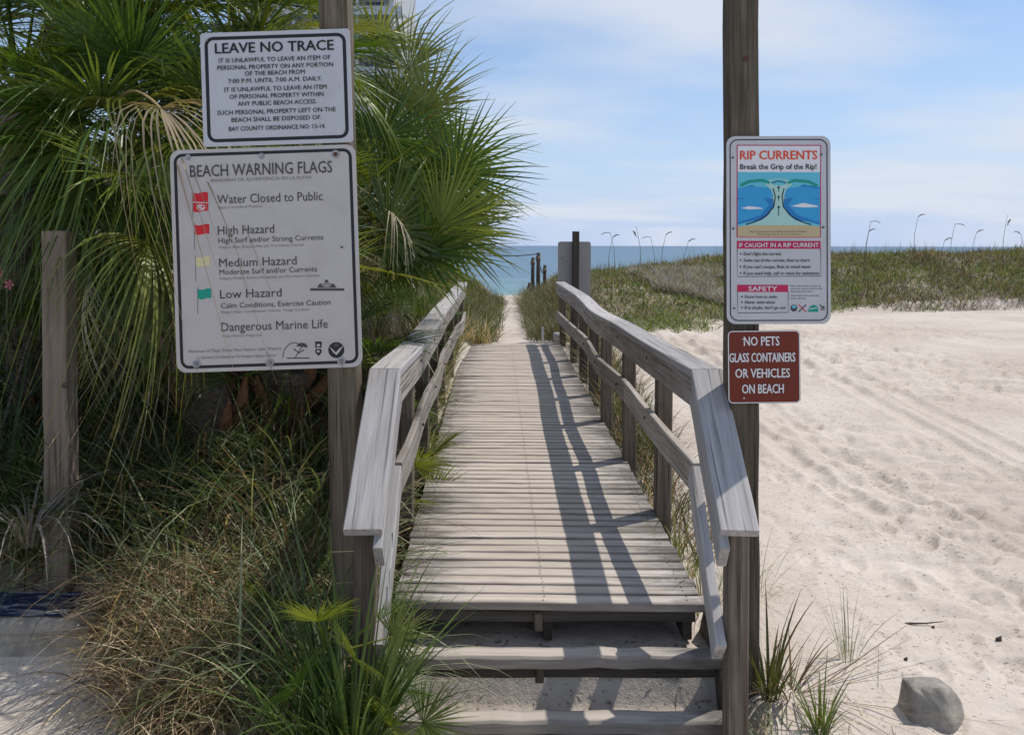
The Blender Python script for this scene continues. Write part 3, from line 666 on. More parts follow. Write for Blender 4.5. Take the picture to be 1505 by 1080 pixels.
# far sign seen from the back
fs = empty('far_sign', (.93, 11.6, .4), 'grey back of a sign on a dark post at the far end of the boardwalk', 'sign')
Wf = Matrix.Translation((.93, 11.66, 1.50)) @ Matrix.Rotation(R(90), 4, 'X')
link('panel', plate_mesh('panel', rrect(.49, .82, .035), .004), M['alu'], fs, Wf)
board('post', (.945, 11.58, 2.06), (.93, 11.58, .1), .10, .09, M['under'], fs, up=(0, 1, 0))
board('batten', (.90, 11.63, 1.88), (.90, 11.63, 1.12), .05, .03, M['alu'], fs, up=(0, 1, 0))
link('bolt', tube_mesh('bolt', [(.75, 11.65, 1.66), (.75, 11.625, 1.66)], .016, 6, False), M['steel'], fs)
# short white stake
st = empty('marker_stake', (.475, 11.2, .4), 'short white stake stuck in the sand at the end of the boardwalk', 'stake')
board('stake', (.440, 11.22, .68), (.445, 11.22, .3), .035, .035, M['white'], st, up=(0, 1, 0), seg=2)
bk = empty('sand_pail', (.68, 11.3, .46), 'small dark bin lying beside the last railing post', 'bin')
link('body', tube_mesh('body', [(.60, 11.3, .53), (.62, 11.3, .53), (.72, 11.3, .53), (.74, 11.3, .53)], [.05, .07, .075, .055], 12), M['galv'], bk)
# rope fence posts down the path
rp = [(778, .80, 22.0, 'shortest, leftmost dark rope-fence post beyond the palm tips'), (783, 1.42, 23.0, 'second dark rope-fence post from the left on the beach path'), (791, 1.50, 21.0, 'tallest dark rope-fence post, with the rope tied at its top'), (800.5, 1.05, 24.5, 'rightmost thin dark rope-fence post beside the dune plants')]
tops = []
for (px, h, Y, lb) in rp:
    x = (px-752.5)*Y*PX; z0 = gz(x, Y)-.2
    ztop = 1.85-({778: 415, 783: 378, 791: 371, 800.5: 389}[px]-360.5)*Y*PX
    o = empty('rope_post', (x, Y, z0), lb, 'post', 'rope fence posts along the beach path')
    link('shaft', tube_mesh('shaft', [(x+.03, Y, z0), (x, Y, (z0+ztop)/2), (x+.01, Y, ztop)], [.055, .055, .05], 8), M['under'], o)
    link('knot', tube_mesh('knot', [(x, Y, ztop-.22), (x, Y, ztop-.10)], .065, 8), M['bollard'], o)
    tops.append((x, Y, ztop-.15))
pts = []
a = Vector((-.75, 19.5, tops[2][2]+.10)); b = Vector(tops[2])+Vector((0, 0, .12))
for k in range(13): t_ = k/12; pts.append(a.lerp(b, t_)-Vector((0, 0, .04*math.sin(t_*math.pi))))
tag(link('fence_rope', tube_mesh('fence_rope', pts, .014, 6), M['under']), 'dark rope running left from the tallest rope-fence post', 'rope')
b2 = Vector((.95, 23.5, 1.0)); pts = [Vector(tops[2]).lerp(b2, k/10)-Vector((0, 0, .10*math.sin(k/10*math.pi))) for k in range(11)]
tag(link('fence_rope', tube_mesh('fence_rope', pts, .014, 6), M['under']), 'dark rope sagging right from the tallest post to the dune plants', 'rope')

# ------------------------------------------------------------------ parking kerb, broken concrete, twigs
m, t, p = mat_new('rough concrete'); tcn = N(t, 'ShaderNodeTexCoord'); v = tcn.outputs['Object']
c = ramp(t, [(.3, (.16, .145, .125)), (.48, (.27, .245, .21)), (.66, (.42, .37, .30))]); t.links.new(noise(t, v, 11, 8, .72), c.inputs[0]); t.links.new(c.outputs[0], p.inputs['Base Color'])
p.inputs['Roughness'].default_value = .9; bump(t, p, noise(t, v, 60, 6, .7), .6, .008); M['concrete'] = m
m, t, p = mat_new('worn blue paint'); tcn = N(t, 'ShaderNodeTexCoord'); v = tcn.outputs['Object']
c = ramp(t, [(.44, (.010, .025, .08)), (.53, (.03, .05, .11)), (.58, (.36, .36, .38))]); t.links.new(noise(t, v, 9, 6, .7, (.5, 2.2, 1)), c.inputs[0]); t.links.new(c.outputs[0], p.inputs['Base Color'])
p.inputs['Roughness'].default_value = .45; bump(t, p, noise(t, v, 40, 5, .7), .4, .005); M['bluepaint'] = m
kb = empty('parking_kerb', (-2.9, 3.52, 0), 'concrete parking kerb with worn blue painted top at the left edge', 'kerb')
prof = [(-.10, -.05), (-.085, .13), (-.095, .150), (-.088, .188), (-.07, .205), (.19, .205), (.215, .19), (.22, -.05)]
xs_ = [-4.3]+[-4.2+k*.113 for k in range(20)]+[-1.98, -1.91, -1.87]
V = []; F = []; n = len(prof)
for i_, x in enumerate(xs_):
    e = 1-.02*random.random() if x < -2.0 else (.97 if x < -1.95 else (.9 if x < -1.9 else .78))
    for (a, b) in prof: V.append((x+random.uniform(-.003, .003), 3.52+a*e, b*(e if b > 0 else 1)+random.uniform(-.0015, .0015)))
for i_ in range(len(xs_)-1):
    for k in range(n-1): F.append((i_*n+k, (i_+1)*n+k, (i_+1)*n+k+1, i_*n+k+1))
F.append(tuple((len(xs_)-1)*n+k for k in range(n)))
link('block', mesh('block', V, F), M['concrete'], kb)
V = []; F = []
for i_ in range(len(xs_)-2):
    x = xs_[i_]
    for a in (-.060, .02, .10, .185): V.append((x, 3.52+a+random.uniform(-.004, .004), .2085))
n = 4
for i_ in range(len(xs_)-3):
    for k in range(3): F.append((i_*n+k, (i_+1)*n+k, (i_+1)*n+k+1, i_*n+k+1))
link('painted_top', mesh('painted_top', V, F), M['bluepaint'], kb)

import bmesh
def lump(name, pts, loc, rot, mat, label, cat, sub=3, amp=.006):
    bm = bmesh.new()
    for q in pts: bm.verts.new(q)
    bmesh.ops.convex_hull(bm, input=bm.verts[:]); bmesh.ops.triangulate(bm, faces=bm.faces[:])
    bmesh.ops.subdivide_edges(bm, edges=bm.edges[:], cuts=4, use_grid_fill=True)
    for _ in range(1): bmesh.ops.smooth_vert(bm, verts=bm.verts[:], factor=.28, use_axis_x=True, use_axis_y=True, use_axis_z=True)
    rr = random.Random(3)
    for v_ in bm.verts: v_.co += Vector((rr.uniform(-1, 1), rr.uniform(-1, 1), rr.uniform(-1, 1)))*amp
    bmesh.ops.recalc_face_normals(bm, faces=bm.faces)
    for f_ in bm.faces: f_.smooth = True
    me = bpy.data.meshes.new(name); bm.to_mesh(me); bm.free()
    o = link(name, me, mat, None, Matrix.Translation(loc) @ Matrix.Rotation(rot, 4, 'Z')); return tag(o, label, cat)
lump('concrete_chunk', [(-.115, -.06, -.08), (.035, -.10, -.08), (.135, .01, -.08), (.12, .10, -.08), (-.10, .10, -.08), (-.085, -.02, .105), (-.05, -.02, .118), (.02, -.03, .118), (.075, .0, .105), (.12, .02, .05), (.06, .09, .10), (-.08, .09, .10), (.03, -.085, .0), (.13, .0, .0)],
     (1.66, 3.08, gz(1.66, 3.08)+.01), .0, M['concrete'], 'broken grey concrete chunk half buried in sand, bottom right', 'rock', amp=.0024)
for (px, py, w, lb, k) in ((1362, 918, .10, 'thin dry twig lying on the sand above the concrete chunk', 0), (1470, 939, .05, 'small dark scrap of bark on the sand near the right edge', 1), (1333, 968, .03, 'tiny dark pebble on the sand just above the concrete chunk', 1), (1373, 921, .028, 'small dark seed pod at the end of the twig on the sand', 1)):
    zg = .03; Y = (1.85-zg)*1150/(py-360.5); 
    for _ in range(3): zg = gz((px-752.5)*Y*PX, Y); Y = (1.85-zg)*1150/(py-360.5)
    x = (px-752.5)*Y*PX
    if k == 0:
        pts = [(x-.14, Y+.01, zg+.006), (x-.06, Y, zg+.012), (x+.0, Y+.006, zg+.010), (x+.09, Y+.012, zg+.016)]
        tag(link('twig', tube_mesh('twig', pts, [.004, .005, .0035, .002], 5), M['under']), lb, 'twig')
    else:
        lump('bark_scrap' if w == .05 else ('pebble' if w == .03 else 'seed_pod'), [(-w/2, 0, 0), (w/2, .3*w, 0), (0, -w*.3, 0), (0, w*.4, 0), (-w*.3, 0, w*.3), (w*.3, 0, w*.4)], (x, Y, zg+.002), .3, M['under'], lb, {'.05': 'bark', '.03': 'pebble'}.get(str(w)[1:], 'seed pod'), amp=.0004)

# ------------------------------------------------------------------ plants: blades
def blades(base, h, az, th0, bend, width, colr, segs=5, twist=0, tipc=None):
    """many bent grass blades as one array; all args arrays of n"""
    n = len(h); pos = np.array(base, dtype=float).copy(); V = np.zeros((n, segs+1, 2, 3)); C = np.zeros((n, segs+1, 2, 3))
    ta = az+np.pi/2+twist; side = np.stack([np.cos(ta), np.sin(ta), np.zeros(n)], -1)
    for k in range(segs+1):
        t_ = k/segs; w = width*(1-t_**2.2)*(.55+.45*min(1, t_*4)); w = np.maximum(w, width*.04)
        V[:, k, 0] = pos-side*(w/2)[:, None]; V[:, k, 1] = pos+side*(w/2)[:, None]
        cc = colr if tipc is None else colr*(1-t_)+tipc*t_
        C[:, k, 0] = cc; C[:, k, 1] = cc
        th = th0+bend*((k+.5)/segs); d = np.stack([np.sin(th)*np.cos(az), np.sin(th)*np.sin(az), np.cos(th)], -1)
        pos = pos+d*(h/segs)[:, None]
    V = V.reshape(-1, 3); C = C.reshape(-1, 3)
    b = (np.arange(n)*(segs+1)*2)[:, None]; q = []
    for k in range(segs): q.append(np.stack([b[:, 0]+2*k, b[:, 0]+2*k+1, b[:, 0]+2*k+3, b[:, 0]+2*k+2], -1))
    return V, np.concatenate(q), C
def palette(n, cols, r, jit=.15):
    cols = np.array(cols); c = cols[r.integers(0, len(cols), n)]; return c*(1+r.uniform(-jit, jit, (n, 1)))
GREEN = [(.06, .10, .03), (.08, .12, .04), (.10, .13, .05), (.05, .085, .03)]
SILVER = [(.20, .24, .12), (.26, .29, .17), (.16, .20, .09)]
STRAW = [(.50, .39, .24), (.60, .48, .31), (.38, .28, .17), (.68, .57, .40)]
BROWN = [(.10, .07, .045), (.15, .10, .06), (.19, .13, .08)]
def join(parts):
    V = []; Qs = []; C = []; o = 0
    for v_, q, c_ in parts: V.append(v_); Qs.append(q+o); C.append(c_); o += len(v_)
    return np.concatenate(V), np.concatenate(Qs), np.concatenate(C)
def clump(name, x, y, n, h, label, cat='grass clump', cols=GREEN, width=.008, spread=.05, th=(.05, .7), bend=(.3, 1.6), segs=6, group=None, seed=0, z=None, tipc=None, az=None):
    r = np.random.default_rng(seed+int(abs(x)*1000)+int(y*77)); zz = gz(x, y)-.02 if z is None else z
    a = r.uniform(0, 2*np.pi, n) if az is None else r.normal(az[0], az[1], n); rad = spread*np.sqrt(r.random(n))
    base = np.stack([rad*np.cos(a), rad*np.sin(a), np.zeros(n)], -1)
    hh = h*r.uniform(.5, 1.1, n)
    V, Q, C = blades(base, hh, a+r.normal(0, .3, n), r.uniform(*th, n), r.uniform(*bend, n), width*r.uniform(.6, 1.3, n), palette(n, cols, r), segs, r.uniform(-.8, .8, n), None if tipc is None else palette(n, tipc, r))
    o = link(name, np_mesh(name, V, Q, C), M['blade'], None, Matrix.Translation((x, y, zz)))
    return tag(o, label, cat, group)

# ---- dune plants (too many to count): one mass
r = np.random.default_rng(5); parts = []
def scatter(n, xr, yr_, keep):
    x = r.uniform(*xr, n); y = r.uniform(*yr_, n); k = keep(x, y); return x[k], y[k]
def edge(x): return np.interp(x, [0.3, 1.0, 2.6, 4.0, 7.0, 12.0, 40], [11.3, 11.5, 12.6, 14.3, 16.9, 18.0, 18.3])
def dune_keep(x, y):
    e = edge(x)+(fbm(x*.9, y*.9, 61)-.5)*2.2
    cover = np.clip((y-e)*1.3, 0, 1)
    path = ss(x, .15+.25*(fbm(y*.8, x*0, 9)-.5), .55)
    return r.random(len(x)) < cover*path*(.25+1.0*fbm(x*1.1, y*1.1, 62))
DG = np.array([(.15, .20, .055), (.18, .22, .07), (.23, .24, .09), (.11, .15, .05)]); DB = np.array([(.20, .155, .10), (.15, .11, .07), (.29, .245, .17), (.10, .075, .05)])
def dune_col(x, y, n):
    m_ = fbm(x*.9, y*.9, 71, 4); m_ = np.clip((m_-.48)*8, 0, 1)[:, None]
    hgt = ss(y, edge(x)+1.0, edge(x)+4.5)[:, None]*.55
    g_ = DG[r.integers(0, 4, n)]; b_ = DB[r.integers(0, 4, n)]; f = np.clip(m_*.75+hgt*.6, 0, 1)
    f = (r.random((n, 1)) < f*.85)
    return np.where(f, b_, g_)*(1+r.uniform(-.3, .3, (n, 1)))
x, y = scatter(230000, (.2, 22), (11.4, 25.5), dune_keep); n = len(x); z = ground_z(x, y)
h = r.uniform(.08, .24, n)*(1+.3*ss(y, 15, 20))
parts.append(blades(np.stack([x, y, z-.03], -1), h, r.uniform(0, 6.28, n), r.uniform(0, 1.2, n), r.uniform(.2, 1.4, n), r.uniform(.014, .038, n), dune_col(x, y, n), 2, r.uniform(-1, 1, n)))
# taller grass standing along the crest
x, y = scatter(30000, (.6, 22), (16.5, 25), lambda x, y: r.random(len(x)) < .42*ss(y, 17.5, 20)*ss(fbm(x*.9, y*.3, 66), .28, .6)*ss(x, .5, 2)); n = len(x); z = ground_z(x, y)
h = r.uniform(.15, .52, n)
parts.append(blades(np.stack([x, y, z-.03], -1), h, r.uniform(0, 6.28, n), r.uniform(0, .35, n), r.uniform(.1, .9, n), r.uniform(.007, .012, n), palette(n, [(.14, .14, .07), (.19, .17, .10), (.10, .11, .05), (.24, .20, .13)], r), 3, r.uniform(-1, 1, n)))
# bush beside the path
x, y = scatter(9000, (.15, 1.5), (11.5, 19), lambda x, y: r.random(len(x)) < .95*ss(x, .15, .42)); n = len(x); z = ground_z(x, y)
parts.append(blades(np.stack([x, y, z-.03], -1), r.uniform(.2, .5, n)*(1+.5*ss(y, 13, 16)), r.uniform(0, 6.28, n), r.uniform(0, .8, n), r.uniform(.2, 1.3, n), r.uniform(.008, .02, n), palette(n, [(.09, .11, .045), (.12, .13, .06), (.17, .15, .09), (.20, .16, .10)], r), 3, r.uniform(-1, 1, n)))
# left side of the path
x, y = scatter(34000, (-6, -.05), (10.8, 22), lambda x, y: r.random(len(x)) < .8*ss(-x, np.where(y > 11.3, .10, .50), np.where(y > 11.3, .40, .95))); n = len(x); z = ground_z(x, y)
parts.append(blades(np.stack([x, y, z-.03], -1), r.uniform(.15, .5, n), r.uniform(0, 6.28, n), r.uniform(0, .8, n), r.uniform(.2, 1.3, n), r.uniform(.010, .022, n), palette(n, [(.10, .13, .045), (.13, .14, .06), (.20, .17, .09), (.08, .10, .04)], r), 3, r.uniform(-1, 1, n)))
# leaves of creeping vines near the sand edge
x, y = scatter(40000, (.3, 20), (11.8, 20.5), lambda x, y: (r.random(len(x)) < .8*(1-ss(y, edge(x)+1.6, edge(x)+3.4))*ss(y, edge(x)-.4, edge(x)+.5)*ss(fbm(x*1.3, y*1.3, 90), .33, .55)*(1-.75*ss(x, 8, 10)))); n = len(x); z = ground_z(x, y)
parts.append(blades(np.stack([x, y, z+r.uniform(0, .10, n)], -1), r.uniform(.04, .09, n), r.uniform(0, 6.28, n), r.uniform(.4, 1.5, n), r.uniform(0, .5, n), r.uniform(.03, .06, n), palette(n, [(.11, .16, .035), (.08, .13, .03), (.15, .19, .05)], r), 1, r.uniform(-1, 1, n)))
# dead roots and runners in the scarp, and grey dead brush
x, y = scatter(26000, (6, 20), (16, 20), lambda x, y: r.random(len(x)) < .9*ss(x, 7.5, 9.5)*(1-ss(np.abs(y-edge(x)-.1), .15, .75))); n = len(x); z = ground_z(x, y)
parts.append(blades(np.stack([x, y, z], -1), r.uniform(.12, .4, n), r.uniform(0, 6.28, n), r.uniform(.3, 1.5, n), r.uniform(0, 1.5, n), r.uniform(.006, .014, n), palette(n, [(.15, .12, .10), (.22, .19, .17), (.09, .07, .055)], r), 3, r.uniform(-1, 1, n)))
x, y = scatter(30000, (3.0, 6.4), (16.2, 20.5), lambda x, y: (r.random(len(x)) < ss(fbm(x*1.1, y*.8, 95), .42, .55))); n = len(x); z = ground_z(x, y)
parts.append(blades(np.stack([x, y, z+.08], -1), r.uniform(.15, .4, n), r.uniform(0, 6.28, n), r.uniform(.3, 1.5, n), r.uniform(0, 1.5, n), r.uniform(.008, .016, n), palette(n, [(.30, .28, .26), (.40, .38, .36), (.18, .16, .15)], r), 2, r.uniform(-1, 1, n)))
V, Q, C = join(parts); tag(link('dune_plants', np_mesh('dune_plants', V, Q, C), M['duneleaf']), 'low green and brown dune plants covering the dunes beyond the boardwalk', 'plants', kind='stuff')

# ---- sea oats on the crest, each one a thing
def seed_head(pts_end, dirn, L, r_):
    V = []; F = []; p0 = Vector(pts_end); d = Vector(dirn).normalized()
    for k in range(60):
        t_ = k/59; q = p0+d*L*t_+Vector((0, 0, -.55*L*t_*t_)); w = .030*(1-abs(t_-.4)*1.1); a = r_.uniform(0, 6.28)
        s_ = Vector((math.cos(a), math.sin(a)*.7, -.5))*w; u = d*.03; b = len(V)
        V += [q, q+s_*.6+u*.5+Vector((0, 0, .006)), q+s_+u*.2, q+s_*.6-u*.3]; F.append((b, b+1, b+2, b+3))
    return mesh('seed_head', V, F)
oats = [(896, 340, 21, -1, 'first sea oat stalk from the left, just right of the far sign'), (902, 346, 20.5, 1, 'shorter sea oat stalk close beside the leftmost one'), (934, 331, 20, -1, 'tallest sea oat stalk between the far sign and right post'),
        (955, 346, 22, -1, 'short thin sea oat stalk left of the middle of the dune gap'), (980, 342, 21, 1, 'sea oat stalk with its head drooping right, midway to the right post'), (1013, 352, 20.5, 1, 'low sea oat stalk nearest the right post, on its left'),
        (1281, 322, 20.5, 1, 'sea oat stalk right of the rip currents sign, upper of a close pair'), (1278, 337, 20, 1, 'sea oat stalk right of the rip currents sign, lower of a close pair'), (1351, 315, 21.5, 1, 'sea oat stalk with slim head in the middle of the right dune'),
        (1405, 326, 20.5, 1, 'sea oat stalk left of the lone short one on the right dune'), (1390, 350, 20, 1, 'lowest sea oat stalk on the right dune, near the grass tips'), (1437, 338, 21, 1, 'short dark sea oat stalk on the right dune'),
        (1482, 313, 20.5, 1, 'tallest sea oat stalk at the far right of the dune'), (1499, 340, 21, -1, 'sea oat stalk at the very right edge of the view')]
oatm = leafmat('sea oat', [(.20, .155, .09), (.20, .155, .09)], .2, .7); M['oat'] = flat('sea oat straw', (.20, .155, .09), .8)
for i_, (px, py, Y, sd, lb) in enumerate(oats):
    x = (px-752.5)*Y*PX; zt = 1.85-(py-360.5)*Y*PX; zb = gz(x-.15*sd, Y)-.03; r_ = random.Random(i_)
    o = empty('sea_oat', (x-.15*sd, Y, zb), lb, 'sea oat', 'sea oats on the dune crest')
    bse = Vector((x-.15*sd, Y, zb)); top = Vector((x-.02*sd, Y, zt-.02)); mid_ = bse.lerp(top, .6)+Vector((-.05*sd, 0, 0))
    link('stem', tube_mesh('stem', [bse, mid_, top], [.008, .006, .005], 4), M['oat'], o)
    link('seed_head', seed_head(top-Vector((0, 0, .02)), (sd*.45, 0, .55 if i_ % 3 else .2) if i_ not in (2, 12) else (sd*.3, 0, .9), .26, r_), M['oat'], o) if i_ not in (2, 12) else link('seed_head', seed_head(top-Vector((0, 0, .28)), (sd*.22, 0, .9), .36, r_), M['oat'], o)
    if True:
        rr_ = np.random.default_rng(i_); nn_ = 7
        Vb, Qb, Cb = blades(np.zeros((nn_, 3)), rr_.uniform(.3, .6, nn_), rr_.uniform(0, 6.28, nn_), rr_.uniform(0, .4, nn_), rr_.uniform(.4, 1.2, nn_), np.full(nn_, .010), palette(nn_, [(.14, .15, .07)], rr_), 4)
        link('leaves', np_mesh('leaves', Vb, Qb, Cb), M['blade'], o, Matrix.Translation(bse))

# ------------------------------------------------------------------ palms
def frond_mesh(seed, Rr=.75, nseg=40, half=2.0, fold=.25, droop=.1, tip=.6, pet=.8, arc=.15, wmul=1.0):
    r_ = random.Random(seed); V = []; F = []; C = []
    # petiole
    np_ = 6
    for k in range(np_+1):
        t_ = k/np_; x = pet*t_; z = -arc*pet*t_*t_; w = .022*(1-.55*t_)
        for (dy, dz_) in ((-w, 0), (0, w*.5), (w, 0), (0, -w*.5)): V.append((x, dy, z+dz_)); C.append((1.3, 1.2, .9))
    for k in range(np_):
        for j in range(4): F.append((k*4+j, k*4+(j+1) % 4, k*4+4+(j+1) % 4, k*4+4+j))
    H = Vector((pet, 0, -arc*pet)); base_s = -2*arc
    dth = 2*half/nseg
    for s_ in range(nseg):
        a = -half+dth*(s_+.5)+r_.uniform(-.045, .045); L = Rr*(.70+.30*math.cos(a*.75))*r_.uniform(.9, 1.06)
        tw = r_.uniform(-1.0, 1.0); tt = r_.random(); L *= (.72 if r_.random() < .10 else 1); tp = tip*(3.2 if tt < .16 else r_.uniform(.1, 1.3)); br = r_.uniform(.72, 1.25)
        d = Vector((math.cos(a), math.sin(a), 0)); s = Vector((-math.sin(a), math.cos(a), 0)); b = len(V); ns = 6
        pos = H.copy(); pos.x -= 0.0
        for k in range(ns+1):
            t_ = k/ns
            q = H+d*L*t_*(1-.10*tp*max(0, t_-.55)); q.z += fold*abs(math.sin(a))*L*t_ + base_s*L*t_*max(0, math.cos(a))*.6
            q.z -= droop*L*t_*t_+tp*L*max(0, t_-.55)**2*1.6
            w = min(L*t_*dth*1.02, .026*wmul)*(1 if t_ < .35 else max(.03, (1-(t_-.35)/.65)**.9)); w = max(w, .002)
            sv_ = s*math.cos(tw*t_)+Vector((0, 0, 1))*math.sin(tw*t_)
            dp = w*.22*(1 if s_ % 2 else 1)
            V += [tuple(q-sv_*w/2), tuple(q-Vector((0, 0, dp))), tuple(q+sv_*w/2)]
            tc_ = (1.0, 1.0, 1.0) if t_ < .85 else (1.5, 1.15, .8)
            C += [tuple(x*br for x in tc_)]*3
        for k in range(ns):
            for j in range(2): F.append((b+k*3+j, b+k*3+j+1, b+k*3+4+j, b+k*3+3+j))
    return np_mesh('frond', np.array(V), np.array(F), np.array(C))
FR = [frond_mesh(i, .78, 44, 2.05+.1*(i % 3), .22+.08*(i % 4), .02+.07*(i % 3), .22+.25*(i % 2), .75+.06*i, .10+.05*(i % 3)) for i in range(8)]
FD = [frond_mesh(20+i, .80, 40, 1.5, .5, .75, 1.3, .70, .35) for i in range(3)]              # drooping
FY = [frond_mesh(30+i, .70, 26, 1.3, .7, 1.0, 1.2, .75, .45, .7) for i in range(3)]       # dead and hanging
for m_ in FR+FD: m_.materials.append(M['frond'])
for m_ in FY: m_.materials.append(M['frond_dry'])
def orient(p0, az, el, roll):
    """local +x points along (az, el); az measured from +x towards +y"""
    d = Vector((math.cos(el)*math.cos(az), math.cos(el)*math.sin(az), math.sin(el)))
    y_ = Vector((0, 0, 1)).cross(d); y_ = y_.normalized() if y_.length > 1e-4 else Vector((0, 1, 0)); z_ = d.cross(y_)
    Mx = Matrix((d, y_, z_)).transposed().to_4x4(); Mx.translation = p0; return Mx @ Matrix.Rotation(roll, 4, 'X')
def trunk_mesh(x, y, z0, top, r0, seed):
    rr_ = random.Random(seed); P = []; n = 12; rad = []
    for k in range(n+1):
        t_ = k/n; P.append((x+(top[0]-x)*t_, y+(top[1]-y)*t_, z0+(top[2]-z0)*t_)); rad.append(r0*(1+.18*(k % 2)+rr_.uniform(-.05, .05)))
    return tube_mesh('trunk', P, rad, 12, False)
def palm(x, y, top, label, nf, seed, dead=4, droopn=5, r0=.13, boots=0, rng_el=(-.35, 1.35), aim=None, scale=1.0):
    z0 = gz(x, y)-.1; o = empty('palm_tree', (x, y, z0), label, 'palm', 'palms left of the boardwalk'); rr_ = random.Random(seed)
    link('trunk', trunk_mesh(x, y, z0, top, r0, seed), M['post'], o)
    tp = Vector(top)
    for k in range(boots):      # old leaf bases
        t_ = rr_.uniform(.05, .95); c_ = Vector((x, y, z0)).lerp(tp, t_); az = rr_.uniform(0, 6.28)
        Mx = orient(c_+Vector((math.cos(az)*r0*.8, math.sin(az)*r0*.8, 0)), az, rr_.uniform(.6, 1.2), 0)
        me = BOOT[k % 3]; link('leaf_base', me, M['boot'], o, Mx)
    for k in range(nf):
        az = 2.39996*k+rr_.uniform(-.35, .35); el = rng_el[0]+(rng_el[1]-rng_el[0])*((k+.5)/nf)**.9+rr_.uniform(-.15, .15)
        if aim is not None: az = aim[0]+rr_.uniform(-aim[1], aim[1])
        Mx = orient(tp+Vector((0, 0, .1*rr_.random())), az, el, rr_.uniform(-.5, .5)) @ Matrix.Scale(scale*rr_.uniform(.8, 1.12), 4)
        link('frond', FR[rr_.randrange(len(FR))], None, o, Mx)
    for k in range(droopn):
        Mx = orient(tp-Vector((0, 0, .1)), rr_.uniform(0, 6.28), rr_.uniform(-.7, .1), rr_.uniform(-.3, .3)) @ Matrix.Scale(scale*rr_.uniform(.8, 1.05), 4)
        link('frond', FD[k % 3], None, o, Mx)
    for k in range(dead):
        Mx = orient(tp-Vector((0, 0, .15)), rr_.uniform(0, 6.28), rr_.uniform(-1.3, -.6), rr_.uniform(-.5, .5)) @ Matrix.Scale(scale*rr_.uniform(.75, 1.0), 4)
        link('dead_frond', FY[k % 3], None, o, Mx)
    return o
def boot_mesh(s):
    rr_ = random.Random(s); return tube_mesh('leaf_base', [(0, 0, 0), (.08, 0, 0), (.2, 0, .02), (.30+.05*s, rr_.uniform(-.02, .02), .06)], [.045, .05, .035, .010], 6, False)
BOOT = [boot_mesh(i) for i in range(3)]
M['boot'] = wood('palm leaf base fibre', (.09, .04, .02), (.20, .09, .045), (.30, .16, .08), .3, (.05, .03, .02))
def addf(o, p0, az, el, roll=0, sc=1.0, kind='frond', idx=0):   # one more leaf on palm o
    me = {'frond': FR, 'droop': FD, 'dead': FY}[kind]; link('dead_frond' if kind == 'dead' else 'frond', me[idx % len(me)], None, o, orient(Vector(p0), az, el, roll) @ Matrix.Scale(sc, 4))
PI = math.pi
# big shaded palm at the left, leaning trunk
A = palm(-1.70, 4.75, (-2.12, 4.55, 2.32), 'big dark palm left of the signs, its leaves hanging over the plain post', 34, 1, 6, 7, boots=14, scale=.74)
for k in range(5): addf(A, (-2.1, 4.45, 2.34), -PI/2+(-1.3+.4*k), -.05-.1*(k % 3), .3*((k % 3)-1), .62, 'droop', k)
for k in range(3): addf(A, (-1.95, 4.2, 2.35), -PI/2+(-.3+.3*k), -1.2+.1*k, .2*(k-1), .50, 'droop', k)
addf(A, (-2.02, 4.0, 2.46), -.74, .06, .5, .74, 'droop', 1); addf(A, (-2.02, 4.1, 2.1), -.80, -.2, -.2, .66, 'droop', 2); addf(A, (-2.0, 4.0, 2.6), -.9, .2, .2, .7, 'dead', 1); addf(A, (-1.98, 3.7, 2.2), -.55, .05, .2, .36, 'frond', 2)
B = palm(-3.1, 5.1, (-3.15, 5.0, 2.75), 'palm filling the upper left corner with upright leaves', 30, 2, 4, 6, boots=6, scale=.85)
Cc = palm(-1.45, 5.1, (-1.62, 5.0, 3.15), 'tallest palm, behind the leave no trace sign and its post top', 30, 3, 6, 5, scale=.62)
D = palm(-1.25, 5.45, (-1.22, 5.40, 1.98), 'sunlit palm whose green fans spread out right of the warning sign', 20, 4, 3, 3, rng_el=(.15, 1.2), scale=.52)
for (px, py, Y, az, el, roll, sc, ix) in ((540, 330, 4.6, .25, .25, 1.25, .95, 0), (545, 300, 4.9, .45, .65, 1.1, 1.0, 1), (560, 290, 5.1, .1, .95, 1.3, 1.0, 2), (575, 330, 5.3, .15, .40, .9, 1.05, 3),
                                   (585, 330, 5.6, .1, .35, 1.0, .95, 4), (560, 345, 5.0, .1, .25, 1.1, .80, 5), (600, 340, 5.9, .1, .22, .7, .9, 6), (540, 380, 4.7, .2, .25, 1.2, .60, 7), (580, 350, 5.0, -.4, .2, .8, .85, 1), (560, 360, 5.4, .3, .55, .3, .95, 2)):
    s_ = FR[ix % 8]; base = Vector(((px-752.5)*Y*PX-.45, Y, 1.85-(py-360.5)*Y*PX-.15)); addf(D, base, az, el, roll, sc*.82, 'frond', ix)
for k in range(14): addf(D, (-1.25, 5.0+.07*k, 1.75+.05*k), -.5+.09*k, -.02+.085*k, 1.4*math.sin(k*2.3), .80, 'frond', k*3)
for k in range(4): addf(D, (-1.2, 5.0, 2.3), -.2+.25*k, -.1-.25*k, .5*k, .62, 'dead', k)
for k in range(5): addf(Cc, (-1.5, 4.9, 2.95), -.2+.3*k-.6, -.95+.1*k, .2*k, .85, 'dead', k)
E = palm(-1.55, 6.6, (-1.45, 6.5, 1.80), 'farther low palm reaching over the left railing beside the path', 24, 6, 4, 4, rng_el=(.0, 1.1), scale=.60)
for k in range(12): addf(E, (-1.40, 6.2+.12*k, 1.85+.03*k), -.55+.1*k, .02+.075*k, .9*((k*7 % 5)-2)/2, .78, 'frond', k)
for k in range(3): addf(E, (-1.3, 6.4, 1.7), -.3+.3*k, -.5-.2*k, .4, .6, 'dead', k)
